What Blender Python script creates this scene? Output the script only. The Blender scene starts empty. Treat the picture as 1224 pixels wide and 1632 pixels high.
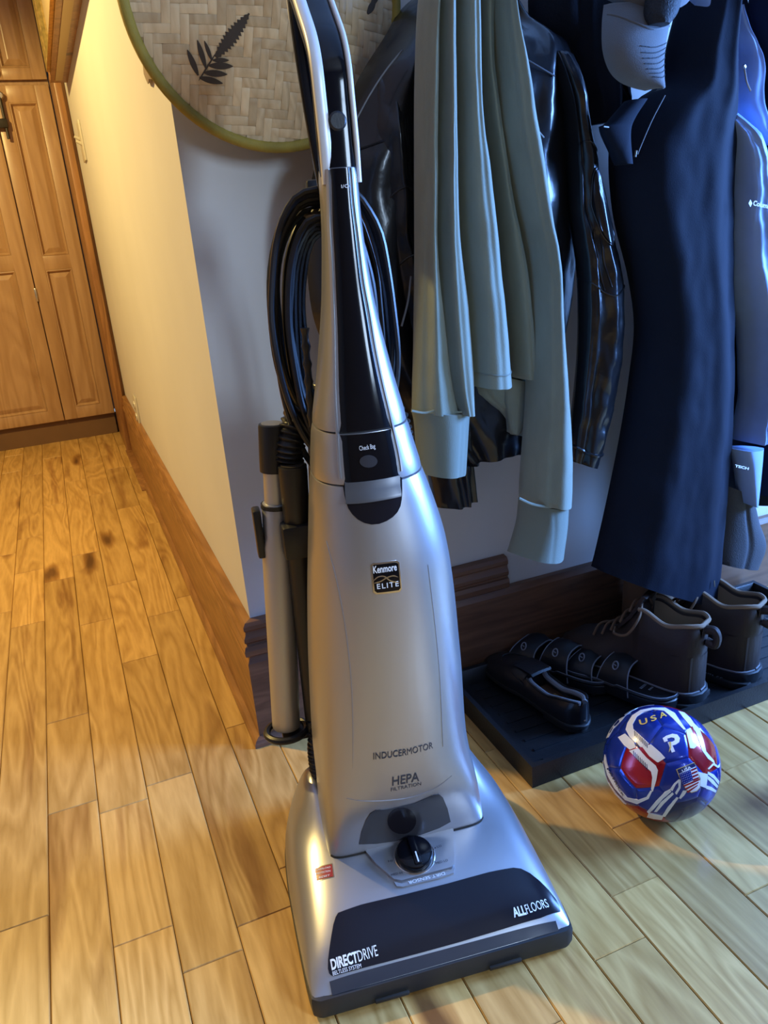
import bpy, bmesh, math, random
import numpy as np
from mathutils import Vector, Matrix, noise
from mathutils.geometry import delaunay_2d_cdt
SC = bpy.context.scene
COL = SC.collection
random.seed(7)

# ------------------------------------------------------------------ camera, world, lights, exposure
FPX = 1241.836
RIGHT = np.array([0.9197038, -0.3856052, -0.0738477])
UP = np.array([0.2020783, 0.3036585, 0.9311046])
FWD = np.array([0.3366143, 0.8712635, -0.3571984])
CAM = np.array([0.0, 0.0, 0.92])
cd = bpy.data.cameras.new('camera')
cd.sensor_fit = 'VERTICAL'; cd.sensor_height = 24.0; cd.lens = FPX / 1632 * 24.0
cd.clip_start = 0.02
cam = bpy.data.objects.new('camera', cd); COL.objects.link(cam)
m = Matrix.Identity(4)
for i in range(3):
    m[i][0] = RIGHT[i]; m[i][1] = UP[i]; m[i][2] = -FWD[i]; m[i][3] = CAM[i]
cam.matrix_world = m
SC.camera = cam

w = bpy.data.worlds.new('world'); SC.world = w; w.use_nodes = True
w.node_tree.nodes['Background'].inputs[0].default_value = (0.55, 0.75, 1.0, 1)
w.node_tree.nodes['Background'].inputs[1].default_value = 0.6
SC.view_settings.view_transform = 'Standard'; SC.view_settings.look = 'None'
SC.view_settings.gamma = 1.0; SC.view_settings.use_curve_mapping = False
SC.view_settings.exposure = 0.0

def light(name, kind, loc, energy, color, **kw):
    l = bpy.data.lights.new(name, kind); l.energy = energy; l.color = color
    o = bpy.data.objects.new(name, l); COL.objects.link(o); o.location = loc
    for k, v in kw.items():
        if k == 'target':
            o.rotation_euler = (Vector(v) - Vector(loc)).to_track_quat('-Z', 'Y').to_euler()
        else: setattr(l, k, v)
    return o
# kitchen ceiling lamp (warm) and the daylight of the window at the right end of the hall
light('kitchen_lamp', 'SPOT', (-0.86, 2.22, 2.10), 182, (1.0, 0.72, 0.245), shadow_soft_size=0.04, spot_size=math.radians(168), spot_blend=0.25, target=(-0.86, 2.221, 0))
light('window_daylight', 'AREA', (2.62, 0.32, 1.12), 222, (0.165, 0.385, 1.0), shape='RECTANGLE', size=0.75, size_y=0.9, target=(0.9, 0.95, 1.12))
light('front_window_daylight', 'AREA', (1.45, -1.82, 1.55), 78, (0.52, 0.70, 0.95), shape='RECTANGLE', size=0.6, size_y=0.9, target=(0.35, 1.2, 0.9))

# ------------------------------------------------------------------ helpers
def ray(x, y):
    return ((x - 612) / FPX) * RIGHT - ((y - 816) / FPX) * UP + FWD
def onY(x, y, v): d = ray(x, y); return CAM + d * ((v - CAM[1]) / d[1])
def onX(x, y, v): d = ray(x, y); return CAM + d * ((v - CAM[0]) / d[0])
def onZ(x, y, v=0.0): d = ray(x, y); return CAM + d * ((v - CAM[2]) / d[2])

def spl(xs, ys):
    xs = np.array(xs, float); ys = np.array(ys, float)
    h = np.diff(xs); dl = np.diff(ys) / h
    mm = np.zeros(len(xs)); mm[0] = dl[0]; mm[-1] = dl[-1]
    for i in range(1, len(xs) - 1):
        if dl[i-1] * dl[i] > 0:
            w1 = 2*h[i] + h[i-1]; w2 = h[i] + 2*h[i-1]
            mm[i] = (w1 + w2) / (w1 / dl[i-1] + w2 / dl[i])
    def f(x):
        x = np.clip(np.asarray(x, float), xs[0], xs[-1])
        i = np.clip(np.searchsorted(xs, x) - 1, 0, len(xs) - 2)
        t = (x - xs[i]) / h[i]
        return ((2*t**3 - 3*t**2 + 1) * ys[i] + (t**3 - 2*t**2 + t) * h[i] * mm[i]
                + (-2*t**3 + 3*t**2) * ys[i+1] + (t**3 - t**2) * h[i] * mm[i+1])
    return f

def mesh(name, vf, mat, parent=None, smooth=True, sharp=35, mats=None, fmi=None):
    v, f = vf
    me = bpy.data.meshes.new(name)
    me.from_pydata([tuple(map(float, p)) for p in v], [], [tuple(int(i) for i in q) for q in f])
    bm = bmesh.new(); bm.from_mesh(me)
    bmesh.ops.recalc_face_normals(bm, faces=bm.faces)
    bm.to_mesh(me); bm.free()
    for mt in (mats or [mat]): me.materials.append(mt)
    if fmi is not None: me.polygons.foreach_set('material_index', fmi)
    if smooth:
        me.polygons.foreach_set('use_smooth', [True] * len(me.polygons))
        me.set_sharp_from_angle(angle=math.radians(sharp))
    o = bpy.data.objects.new(name, me); COL.objects.link(o)
    if parent is not None: o.parent = parent
    return o
def tag(o, label=None, cat=None, group=None, kind=None):
    if label: o['label'] = label
    if cat: o['category'] = cat
    if group: o['group'] = group
    if kind: o['kind'] = kind
    return o
def thing(name, label, cat, loc, rz=0.0, group=None):
    o = bpy.data.objects.new(name, None); COL.objects.link(o)
    o.location = loc; o.rotation_euler = (0, 0, rz); o.empty_display_size = 0.05
    tag(o, label, cat, group)
    o['_m'] = 0
    del o['_m']
    LOCS[o.name] = (np.array(loc, float), rz)
    return o
LOCS = {}
def loc_of(o, v):           # world points into a thing's own space
    p, rz = LOCS[o.name]
    v = np.asarray(v, float) - p
    c, s = math.cos(-rz), math.sin(-rz)
    return np.stack([c * v[:, 0] - s * v[:, 1], s * v[:, 0] + c * v[:, 1], v[:, 2]], 1)
def part(name, vf, mat, root, parent=None, **kw):      # a part whose points are given in world space
    return mesh(name, (loc_of(root, vf[0]), vf[1]), mat, parent or root, **kw)
def join(*vfs):
    V, F = [], []
    for v, f in vfs:
        n = len(V); V += [tuple(p) for p in v]; F += [tuple(i + n for i in q) for q in f]
    return V, F
def box(x0, x1, y0, y1, z0, z1, c=0.0):
    if c <= 0:
        v = [(x, y, z) for x in (x0, x1) for y in (y0, y1) for z in (z0, z1)]
        return v, [(0, 1, 3, 2), (4, 6, 7, 5), (0, 4, 5, 1), (2, 3, 7, 6), (0, 2, 6, 4), (1, 5, 7, 3)]
    bm = bmesh.new(); bmesh.ops.create_cube(bm, size=1)
    for p in bm.verts:
        p.co = ((x0 + x1) / 2 + p.co.x * (x1 - x0), (y0 + y1) / 2 + p.co.y * (y1 - y0), (z0 + z1) / 2 + p.co.z * (z1 - z0))
    bmesh.ops.bevel(bm, geom=bm.edges[:], offset=c, segments=2, affect='EDGES', profile=0.5)
    return bmout(bm)
def bmout(bm):
    bm.verts.index_update()
    r = [tuple(p.co) for p in bm.verts], [tuple(q.index for q in f.verts) for f in bm.faces]
    bm.free(); return r
def loft(rings, closed=True, cap=True):
    n = len(rings[0]); V = [p for r in rings for p in r]; F = []
    for i in range(len(rings) - 1):
        for j in range(n if closed else n - 1):
            k = (j + 1) % n
            F.append((i*n + j, i*n + k, (i+1)*n + k, (i+1)*n + j))
    if cap and closed:
        F.append(tuple(range(n))[::-1]); F.append(tuple((len(rings)-1)*n + j for j in range(n)))
    return V, F
def frames(P):
    P = np.asarray(P, float); T = np.gradient(P, axis=0); T /= np.linalg.norm(T, axis=1)[:, None]
    a = np.array([0, 0, 1.0]) if abs(T[0][2]) < 0.9 else np.array([0, 1.0, 0])
    N = np.zeros_like(P); N[0] = a - T[0] * (a @ T[0]); N[0] /= np.linalg.norm(N[0])
    for i in range(1, len(P)):
        q = N[i-1] - T[i] * (N[i-1] @ T[i]); N[i] = q / np.linalg.norm(q)
    return P, T, N, np.cross(T, N)
def tube(P, r, n=12, cap=True, flat=1.0):
    P, T, N, B = frames(P); r = np.broadcast_to(r, (len(P),))
    a = np.linspace(0, 2*np.pi, n, endpoint=False)
    return loft([[P[i] + r[i] * (np.cos(t) * N[i] * flat + np.sin(t) * B[i]) for t in a] for i in range(len(P))], cap=cap)
def curve(pts, n=40):
    pts = np.asarray(pts, float)
    s = np.concatenate([[0], np.cumsum(np.linalg.norm(np.diff(pts, axis=0), axis=1))])
    q = np.concatenate([[2*pts[0] - pts[1]], pts, [2*pts[-1] - pts[-2]]])
    out = []
    for u in np.linspace(0, s[-1], n):
        i = min(max(np.searchsorted(s, u) - 1, 0), len(pts) - 2)
        t = (u - s[i]) / (s[i+1] - s[i])
        p0, p1, p2, p3 = q[i], q[i+1], q[i+2], q[i+3]
        out.append(0.5 * (2*p1 + (p2-p0)*t + (2*p0-5*p1+4*p2-p3)*t*t + (3*p1-p0-3*p2+p3)*t**3))
    return np.array(out)
def lathe(prof, n=32, c=(0, 0, 0), axis='z'):
    rings = []
    for r, h in prof:
        ring = []
        for j in range(n):
            t = 2*math.pi*j/n
            x, y = r*math.cos(t), r*math.sin(t)
            q = {'z': (x, y, h), 'y': (x, h, y), 'x': (h, x, y)}[axis]
            ring.append((c[0]+q[0], c[1]+q[1], c[2]+q[2]))
        rings.append(ring)
    return loft(rings)
def inpoly(p, poly):
    x, y = p; r = False; n = len(poly)
    for i in range(n):
        x1, y1 = poly[i]; x2, y2 = poly[i-1]
        if (y1 > y) != (y2 > y) and x < (x2-x1)*(y-y1)/(y2-y1)+x1: r = not r
    return r
def smoothpoly(poly, it=2):
    p = np.asarray(poly, float)
    for _ in range(it):
        q = np.roll(p, -1, 0); p = np.stack([p*.75+q*.25, p*.25+q*.75], 1).reshape(-1, 2)
    return p
def sheet(poly, surf, off, step, skirt=0.002, sm=0):
    """a raised sheet following surf(a, b) -> (point, normal); poly in (a, b)"""
    poly = smoothpoly(poly, sm) if sm else np.asarray(poly, float)
    out = []
    for i in range(len(poly)):
        a, b = poly[i-1], poly[i]; k = max(1, int(np.ceil(np.linalg.norm(b-a)/step)))
        for j in range(k): out.append(a + (b-a)*j/k)
    n = len(out); poly = [tuple(p) for p in out]
    lo = np.min(out, 0); hi = np.max(out, 0); pts = list(poly)
    inner = np.asarray(poly)
    for a in np.arange(lo[0]+step/2, hi[0], step):
        for b in np.arange(lo[1]+step/2, hi[1], step):
            if inpoly((a, b), poly) and np.min(np.sum((inner-(a, b))**2, 1)) > (step*.45)**2: pts.append((a, b))
    V2, _, F2, *_ = delaunay_2d_cdt([Vector(p) for p in pts], [], [list(range(n))], 1, 1e-7)
    V = []
    for p in V2:
        q, nn = surf(p[0], p[1]); V.append(tuple(np.asarray(q) + np.asarray(nn)*off))
    F = [tuple(f) for f in F2]
    if skirt:
        cnt = {}
        for f in F:
            for i in range(len(f)):
                e = (f[i-1], f[i]); cnt[frozenset(e)] = cnt.get(frozenset(e), []) + [e]
        low = {}
        for e in [v[0] for v in cnt.values() if len(v) == 1]:
            for k in e:
                if k not in low:
                    q, nn = surf(V2[k][0], V2[k][1]); low[k] = len(V); V.append(tuple(np.asarray(q) + np.asarray(nn)*(off-skirt)))
            F.append((e[1], e[0], low[e[0]], low[e[1]]))
    return V, F
def gsurf(f, eps=1e-4):
    """adds a normal to a parametric surface f(a, b) -> point"""
    def s(a, b):
        p = np.asarray(f(a, b), float); u = np.asarray(f(a+eps, b)) - np.asarray(f(a-eps, b)); v = np.asarray(f(a, b+eps)) - np.asarray(f(a, b-eps))
        n = np.cross(u, v); l = np.linalg.norm(n)
        return p, (n/l if l > 0 else np.array([0, 0, 1.0]))
    return s
def glyphs(s, bold=0.0, space=1.0, shear=0.0):
    cu = bpy.data.curves.new('t', 'FONT'); cu.body = s; cu.size = 1.0; cu.offset = bold; cu.space_character = space; cu.shear = shear
    cu.resolution_u = 3; cu.fill_mode = 'FRONT'
    o = bpy.data.objects.new('t', cu); COL.objects.link(o)
    me = bpy.data.meshes.new_from_object(o.evaluated_get(bpy.context.evaluated_depsgraph_get()))
    v = np.array([tuple(p.co) for p in me.vertices]); f = [tuple(p.vertices) for p in me.polygons]
    bpy.data.objects.remove(o); bpy.data.meshes.remove(me); bpy.data.curves.remove(cu)
    v = v[:, :2] - [v[:, 0].min(), 0]; return v / v[:, 0].max(), f
def lettering(s, A, B, h, surf, off=0.0006, **kw):
    """text along the surface from A to B (surface coordinates), cap height h along the left normal of AB"""
    v, f = glyphs(s, **kw)
    A = np.asarray(A, float); B = np.asarray(B, float); d = B - A
    nn = np.array([-d[1], d[0]])/np.linalg.norm(d)
    top = v[:, 1].max()
    V = []
    for x, y in v:
        q = A + d*x + nn*(y/top*h); p, n = surf(q[0], q[1]); V.append(tuple(np.asarray(p) + np.asarray(n)*off))
    return V, f

# ------------------------------------------------------------------ materials
def mat(name, col, rough=0.5, metal=0.0, var=0.0, scale=30, bump=0.0, bscale=200, coat=0.0, spec=0.5, sheen=0.0, coords='Object', stretch=(1, 1, 1), emit=None, trans=0.0, ior=1.45):
    mt = bpy.data.materials.new(name); mt.use_nodes = True
    nt = mt.node_tree; b = nt.nodes['Principled BSDF']
    b.inputs['Base Color'].default_value = (*col, 1); b.inputs['Roughness'].default_value = rough
    b.inputs['Metallic'].default_value = metal; b.inputs['Coat Weight'].default_value = coat
    b.inputs['Coat Roughness'].default_value = 0.06
    b.inputs['Specular IOR Level'].default_value = spec; b.inputs['Sheen Weight'].default_value = sheen
    b.inputs['Transmission Weight'].default_value = trans; b.inputs['IOR'].default_value = ior
    if var or bump:
        tc = nt.nodes.new('ShaderNodeTexCoord'); mp = nt.nodes.new('ShaderNodeMapping')
        mp.inputs['Scale'].default_value = stretch
        nt.links.new(tc.outputs[coords], mp.inputs[0])
    if var:
        n = nt.nodes.new('ShaderNodeTexNoise'); n.inputs['Scale'].default_value = scale; n.inputs['Detail'].default_value = 5
        nt.links.new(mp.outputs[0], n.inputs[0])
        r = nt.nodes.new('ShaderNodeValToRGB'); r.color_ramp.elements[0].position = 0.3; r.color_ramp.elements[1].position = 0.7
        r.color_ramp.elements[0].color = (*[c*(1-var) for c in col], 1); r.color_ramp.elements[1].color = (*[min(1, c*(1+var)) for c in col], 1)
        nt.links.new(n.outputs[0], r.inputs[0]); nt.links.new(r.outputs[0], b.inputs['Base Color'])
    if bump:
        n2 = nt.nodes.new('ShaderNodeTexNoise'); n2.inputs['Scale'].default_value = bscale; n2.inputs['Detail'].default_value = 4
        nt.links.new(mp.outputs[0], n2.inputs[0])
        bp = nt.nodes.new('ShaderNodeBump'); bp.inputs['Strength'].default_value = bump; bp.inputs['Distance'].default_value = 0.002
        nt.links.new(n2.outputs[0], bp.inputs['Height']); nt.links.new(bp.outputs[0], b.inputs['Normal'])
    return mt
def wood(name, cols, axis=1, rough=0.35, gscale=1.0, coat=0.0, rnd=True, knots=True):
    """plain-sawn wood: warped rings stretched along an axis, tone per piece"""
    mt = bpy.data.materials.new(name); mt.use_nodes = True; nt = mt.node_tree; L = nt.links.new
    b = nt.nodes['Principled BSDF']; b.inputs['Roughness'].default_value = rough; b.inputs['Coat Weight'].default_value = coat; b.inputs['Coat Roughness'].default_value = 0.25
    g = nt.nodes.new('ShaderNodeNewGeometry'); oi = nt.nodes.new('ShaderNodeObjectInfo')
    off = nt.nodes.new('ShaderNodeVectorMath'); off.operation = 'MULTIPLY_ADD'
    cb = nt.nodes.new('ShaderNodeCombineXYZ')
    mu = nt.nodes.new('ShaderNodeMath'); mu.operation = 'MULTIPLY'; mu.inputs[1].default_value = 37.0 if rnd else 0.0; L(oi.outputs['Random'], mu.inputs[0])
    for k in range(3): L(mu.outputs[0], cb.inputs[k])
    sc = [1.0, 1.0, 1.0]; sc[axis] = 0.11
    L(g.outputs['Position'], off.inputs[0]); off.inputs[1].default_value = tuple(sc); L(cb.outputs[0], off.inputs[2])
    n1 = nt.nodes.new('ShaderNodeTexNoise'); n1.inputs['Scale'].default_value = 9*gscale; n1.inputs['Detail'].default_value = 3; n1.inputs['Distortion'].default_value = 0.6; L(off.outputs[0], n1.inputs[0])
    # rings: fract of the warped field
    m1 = nt.nodes.new('ShaderNodeMath'); m1.operation = 'MULTIPLY'; m1.inputs[1].default_value = 22; L(n1.outputs[0], m1.inputs[0])
    m2 = nt.nodes.new('ShaderNodeMath'); m2.operation = 'PINGPONG'; m2.inputs[1].default_value = 1.0; L(m1.outputs[0], m2.inputs[0])
    n2 = nt.nodes.new('ShaderNodeTexNoise'); n2.inputs['Scale'].default_value = 160*gscale; n2.inputs['Detail'].default_value = 4; L(off.outputs[0], n2.inputs[0])
    mx = nt.nodes.new('ShaderNodeMath'); mx.operation = 'MULTIPLY_ADD'; mx.inputs[1].default_value = 0.45; L(m2.outputs[0], mx.inputs[0])
    m3 = nt.nodes.new('ShaderNodeMath'); m3.operation = 'MULTIPLY'; m3.inputs[1].default_value = 0.55; L(n2.outputs[0], m3.inputs[0]); L(m3.outputs[0], mx.inputs[2])
    r = nt.nodes.new('ShaderNodeValToRGB'); e = r.color_ramp.elements
    e[0].position = 0.15; e[0].color = (*cols[0], 1); e[1].position = 0.75; e[1].color = (*cols[1], 1); L(mx.outputs[0], r.inputs[0])
    # tone per piece
    hv = nt.nodes.new('ShaderNodeHueSaturation')
    mr = nt.nodes.new('ShaderNodeMapRange'); mr.inputs[3].default_value = 0.82; mr.inputs[4].default_value = 1.14; L(oi.outputs['Random'], mr.inputs[0])
    if rnd: L(mr.outputs[0], hv.inputs['Value'])
    L(r.outputs[0], hv.inputs['Color'])
    last = hv.outputs[0]
    if knots:   # heartwood streaks
        n3 = nt.nodes.new('ShaderNodeTexNoise'); n3.inputs['Scale'].default_value = 13.0*gscale; n3.inputs['Detail'].default_value = 5; n3.inputs['Distortion'].default_value = 1.2; L(off.outputs[0], n3.inputs[0])
        r3 = nt.nodes.new('ShaderNodeValToRGB'); r3.color_ramp.elements[0].position = 0.58; r3.color_ramp.elements[0].color = (0, 0, 0, 1); r3.color_ramp.elements[1].position = 0.72; r3.color_ramp.elements[1].color = (0.75, 0.75, 0.75, 1); L(n3.outputs[0], r3.inputs[0])
        mc = nt.nodes.new('ShaderNodeMix'); mc.data_type = 'RGBA'; mc.blend_type = 'MULTIPLY'
        L(r3.outputs[0], mc.inputs[0]); L(last, mc.inputs[6]); mc.inputs[7].default_value = (0.48, 0.34, 0.25, 1); last = mc.outputs[2]
        vo = nt.nodes.new('ShaderNodeTexVoronoi'); vo.inputs['Scale'].default_value = 3.4*gscale; vo.voronoi_dimensions = '2D'
        mk = nt.nodes.new('ShaderNodeMapping'); mk.inputs['Scale'].default_value = tuple(2.2 if k == axis else 1.0 for k in range(3))
        L(off.outputs[0], mk.inputs[0])
        nw = nt.nodes.new('ShaderNodeMix'); nw.data_type = 'VECTOR'; nw.inputs[0].default_value = 0.05; L(mk.outputs[0], nw.inputs[4]); L(n3.outputs[1], nw.inputs[5]); L(nw.outputs[1], vo.inputs['Vector'])
        rk = nt.nodes.new('ShaderNodeValToRGB'); ek = rk.color_ramp.elements
        ek[0].position = 0.02; ek[0].color = (.22, .15, .10, 1); ek[1].position = 0.085; ek[1].color = (1, 1, 1, 1); ek.new(.055).color = (.62, .52, .42, 1); L(vo.outputs['Distance'], rk.inputs[0])
        m5 = nt.nodes.new('ShaderNodeMix'); m5.data_type = 'RGBA'; m5.blend_type = 'MULTIPLY'; m5.inputs[0].default_value = 1.0
        L(last, m5.inputs[6]); L(rk.outputs[0], m5.inputs[7]); last = m5.outputs[2]
    L(last, b.inputs['Base Color'])
    bp = nt.nodes.new('ShaderNodeBump'); bp.inputs['Strength'].default_value = 0.12; bp.inputs['Distance'].default_value = 0.001
    L(n2.outputs[0], bp.inputs['Height']); L(bp.outputs[0], b.inputs['Normal'])
    return mt
M = {}
M['plank'] = wood('floor_wood', [(0.42, 0.225, 0.056), (0.66, 0.40, 0.132)], 1, 0.40, coat=0.2)
M['joint'] = mat('floor_joint', (0.05, 0.03, 0.015), 0.9)
M['paint'] = mat('wall_paint', (0.64, 0.61, 0.57), 0.62, var=0.03, scale=4, bump=0.05, bscale=60)
M['paint2'] = mat('other_room_paint', (0.22, 0.20, 0.18), 0.8)
M['paint3'] = mat('dark_wall_paint', (0.10, 0.095, 0.09), 0.8)
M['ceil'] = mat('ceiling_paint', (0.55, 0.53, 0.5), 0.8)
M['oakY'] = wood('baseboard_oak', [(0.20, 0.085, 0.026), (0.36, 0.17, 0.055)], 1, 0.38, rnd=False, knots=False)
M['oakX'] = wood('baseboard_oak_shaded', [(0.10, 0.045, 0.025), (0.19, 0.09, 0.048)], 0, 0.42, rnd=False, knots=False)  # darker copy of the baseboard oak: coat wall's shade put into its colour
M['maple'] = wood('cabinet_maple', [(0.36, 0.205, 0.10), (0.47, 0.29, 0.155)], 2, 0.33, 0.6, rnd=False, knots=False)
M['toe'] = mat('toe_kick_brown', (0.16, 0.085, 0.04), 0.6, var=0.1, scale=8)
M['casing'] = wood('casing_wood', [(0.20, 0.085, 0.03), (0.36, 0.17, 0.06)], 2, 0.4, 0.8, rnd=False)
M['nickel'] = mat('brushed_nickel', (0.55, 0.53, 0.5), 0.3, 1.0)
M['darkmetal'] = mat('dark_bronze', (0.05, 0.045, 0.04), 0.4, 0.7)
M['ivory'] = mat('ivory_plastic', (0.55, 0.50, 0.41), 0.35)
M['shadowgap'] = mat('dark_gap', (0.02, 0.015, 0.01), 0.9)
M['gold'] = mat('aged_gold', (0.55, 0.40, 0.14), 0.35, 0.7, var=0.3, scale=60)
M['mat_board'] = mat('tan_mat_board', (0.50, 0.38, 0.22), 0.8)
M['silver'] = mat('silver_paint', (0.42, 0.42, 0.445), 0.33, 0.78, bump=0.02, bscale=900)
M['silver_dark'] = mat('grey_paint', (0.30, 0.30, 0.32), 0.38, 0.4)
M['latch'] = mat('latch_grey', (0.11, 0.11, 0.12), 0.35, 0.3)
M['piano'] = mat('gloss_black', (0.004, 0.004, 0.006), 0.10, spec=0.35)
M['blackplastic'] = mat('black_plastic', (0.012, 0.012, 0.014), 0.38, bump=0.05, bscale=500)
M['bumper'] = mat('bumper_rubber', (0.016, 0.017, 0.02), 0.5, bump=0.05, bscale=400)
M['smoke'] = mat('smoked_plastic', (0.010, 0.009, 0.013), 0.16, spec=0.3)
M['smoke2'] = mat('smoked_grey_plastic', (0.035, 0.035, 0.042), 0.2)
M['letter_w'] = mat('white_print', (0.78, 0.78, 0.8), 0.5)
M['letter_d'] = mat('dark_print', (0.04, 0.04, 0.05), 0.5)
M['strip'] = mat('bright_silver_strip', (0.62, 0.61, 0.62), 0.36, 0.15)
M['chrome'] = mat('chrome', (0.75, 0.75, 0.78), 0.15, 1.0)
M['redbadge'] = mat('red_badge', (0.32, 0.02, 0.025), 0.3)
M['cord'] = mat('black_cord', (0.014, 0.014, 0.016), 0.32)
M['wand'] = mat('satin_steel_tube', (0.50, 0.49, 0.48), 0.4, 0.7)

# ------------------------------------------------------------------ the setting
XW, YW = 0.213, 1.265            # the yellow hall wall faces -X, the coat wall faces -Y; they meet at an outer corner
H = 0.92
floor = mesh('floor', box(-2.3, 2.7, -1.9, 4.6, -0.05, -0.013), M['joint'], smooth=False); tag(floor, kind='structure')
PW = 0.0894 * H; PX0 = -0.2916 * H
def plank(i, y0, y1):
    x0 = PX0 + i*PW + 0.0005; x1 = x0 + PW - 0.0010
    z = random.uniform(-0.0004, 0.0)
    c = 0.0016
    v = [(x0, y0, -0.012), (x1, y0, -0.012), (x1, y1, -0.012), (x0, y1, -0.012),
         (x0, y0, z-c), (x1, y0, z-c), (x1, y1, z-c), (x0, y1, z-c),
         (x0+c, y0+c*.6, z), (x1-c, y0+c*.6, z), (x1-c, y1-c*.6, z), (x0+c, y1-c*.6, z)]
    f = [(8, 9, 10, 11)] + [(a, (a+1) % 4, (a+1) % 4+4, a+4) for a in range(4)] + [(a+4, (a+1) % 4+4, (a+1) % 4+8, a+8) for a in range(4)]
    return mesh('plank', (v, f), M['plank'], floor, smooth=False)
known = {0: [(39, 1471), (50, 994)], 1: [(111, 1144), (98, 923)], 2: [(199, 1284), (157, 990), (137, 882), (120, 766)], 3: [(223, 1050), (195, 929), (159, 787)],
         4: [(422, 1460), (263, 977), (206, 808)], 5: [(374, 1157)], 9: [(903, 1552)], 10: [(1011, 1412)]}
for i in range(-7, 19):
    ys = sorted(float(onZ(*q)[1]) for q in known.get(i, []))
    ylo, yhi = 0.30, 4.03
    xa = PX0 + i*PW
    if xa > 0.20: yhi = 1.262
    else: ylo = 0.38
    js = [ylo]
    y = ylo + random.uniform(0.10, 0.55)
    if ys:
        pre = ys[0]
        while pre - js[-1] > 0.75: js.append(js[-1] + random.uniform(0.35, 0.6))
        js += ys; y = ys[-1] + random.uniform(0.35, 0.75)
    while y < yhi - 0.12:
        js.append(y); y += random.choice([0.3, 0.42, 0.55, 0.72, 0.9]) * random.uniform(0.85, 1.15)
    js.append(yhi)
    for a, b in zip(js[:-1], js[1:]):
        if b - a > 0.01: plank(i, a + 0.0004, b - 0.0004)
# floor outside the planked view is one board field of the same wood
mesh('floor_margin', join(box(-2.3, 2.7, -1.9, 0.29, -0.013, -0.001), box(PX0+19*PW, 2.7, 0.29, 1.262, -0.013, -0.001), box(-2.3, PX0-7*PW, 0.29, 4.6, -0.013, -0.001), box(PX0-7*PW, 0.2, 0.29, 0.379, -0.013, -0.001)), M['plank'], floor, smooth=False)

def struct(name, vf, mt, **kw): return tag(mesh(name, vf, mt, **kw), kind='structure')
struct('wall_left', box(XW, XW+0.10, YW+0.10, 4.6, 0, 2.5), M['paint'], smooth=False)
struct('wall_back', box(XW, 2.7, YW, YW+0.10, 0, 2.5), M['paint'], smooth=False)
struct('wall_far', box(-2.3, XW, 4.62, 4.72, 0, 2.5), M['paint2'], smooth=False)
struct('wall_kitchen', box(-2.4, -2.3, -1.9, 4.72, 0, 2.5), M['paint2'], smooth=False)
struct('wall_front', join(box(-2.4, 0.95, -2.0, -1.9, 0, 2.5), box(1.95, 2.8, -2.0, -1.9, 0, 2.5), box(.95, 1.95, -2.0, -1.9, 0, .95), box(.95, 1.95, -2.0, -1.9, 2.15, 2.5)), M['paint2'], smooth=False)
# right end wall with the window that lights the hall
wr = struct('wall_right', join(box(2.7, 2.8, -1.9, -0.25, 0, 2.5), box(2.7, 2.8, 0.75, YW+.1, 0, 2.5), box(2.7, 2.8, -0.25, 0.75, 0, 0.6), box(2.7, 2.8, -0.25, 0.75, 1.7, 2.5)), M['paint3'], smooth=False)
wn = struct('window_1', join(box(2.71, 2.77, -.25, -.19, .6, 1.7), box(2.71, 2.77, .69, .75, .6, 1.7), box(2.71, 2.77, -.19, .69, .6, .66), box(2.71, 2.77, -.19, .69, 1.64, 1.7), box(2.72, 2.76, -.19, .69, 1.12, 1.16)), M['ivory'], smooth=False)
struct('window_2', join(box(.95, 1.01, -1.98, -1.92, .95, 2.15), box(1.89, 1.95, -1.98, -1.92, .95, 2.15), box(1.01, 1.89, -1.98, -1.92, .95, 1.01), box(1.01, 1.89, -1.98, -1.92, 2.09, 2.15)), M['ivory'], smooth=False)
struct('wall_added_shade', box(0.93, 2.7, -0.40, -0.30, 0, 2.5), M['paint3'], smooth=False)  # unseen wall added to keep the front window's daylight off the coats
struct('ceiling', box(-2.4, 2.8, -2.0, 4.72, 2.5, 2.6), M['ceil'], smooth=False)

def profile_run(prof, p0, p1, out, mitre0=0, mitre1=0):
    """sweeps (d, z) along p0-p1; d is the distance off the wall along out; mitre shifts the ends by d"""
    p0 = np.array(p0, float); p1 = np.array(p1, float); t = (p1-p0)/np.linalg.norm(p1-p0); out = np.array(out, float)
    r = [[tuple(p + out*d + t*s*d + np.array([0, 0, z])) for d, z in prof] for p, s in ((p0, mitre0), (p1, mitre1))]
    return loft(r)
BOARD = [(0, 0.0), (0.019, 0.0), (0.019, 0.172), (0.013, 0.184), (0, 0.184)]
SHOE = [(0.019, 0.0), (0.032, 0.0), (0.0315, 0.007), (0.028, 0.013), (0.0225, 0.0165), (0.019, 0.017)]
CAP = [(0, 0.184), (0.014, 0.184), (0.0215, 0.190), (0.0225, 0.200), (0.0195, 0.208), (0.0155, 0.2095), (0.0155, 0.2125), (0.0195, 0.217), (0.0195, 0.224), (0.0155, 0.230), (0.0145, 0.236), (0.0175, 0.240), (0.0175, 0.247), (0.013, 0.253), (0, 0.255)]
bl = struct('baseboard_left', profile_run(BOARD, (XW, YW, 0), (XW, 3.62, 0), (-1, 0, 0), -1), M['oakY'], sharp=25)
mesh('shoe_molding', profile_run(SHOE, (XW, YW, 0), (XW, 3.02, 0), (-1, 0, 0), -1), M['oakY'], bl, sharp=25)
mesh('cap_molding', profile_run(CAP, (XW, YW, 0), (XW, 3.60, 0), (-1, 0, 0), -1), M['oakY'], bl, sharp=25)
bb = struct('baseboard_back', profile_run(BOARD, (XW, YW, 0), (2.6, YW, 0), (0, -1, 0), -1), M['oakX'], sharp=25)
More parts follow.
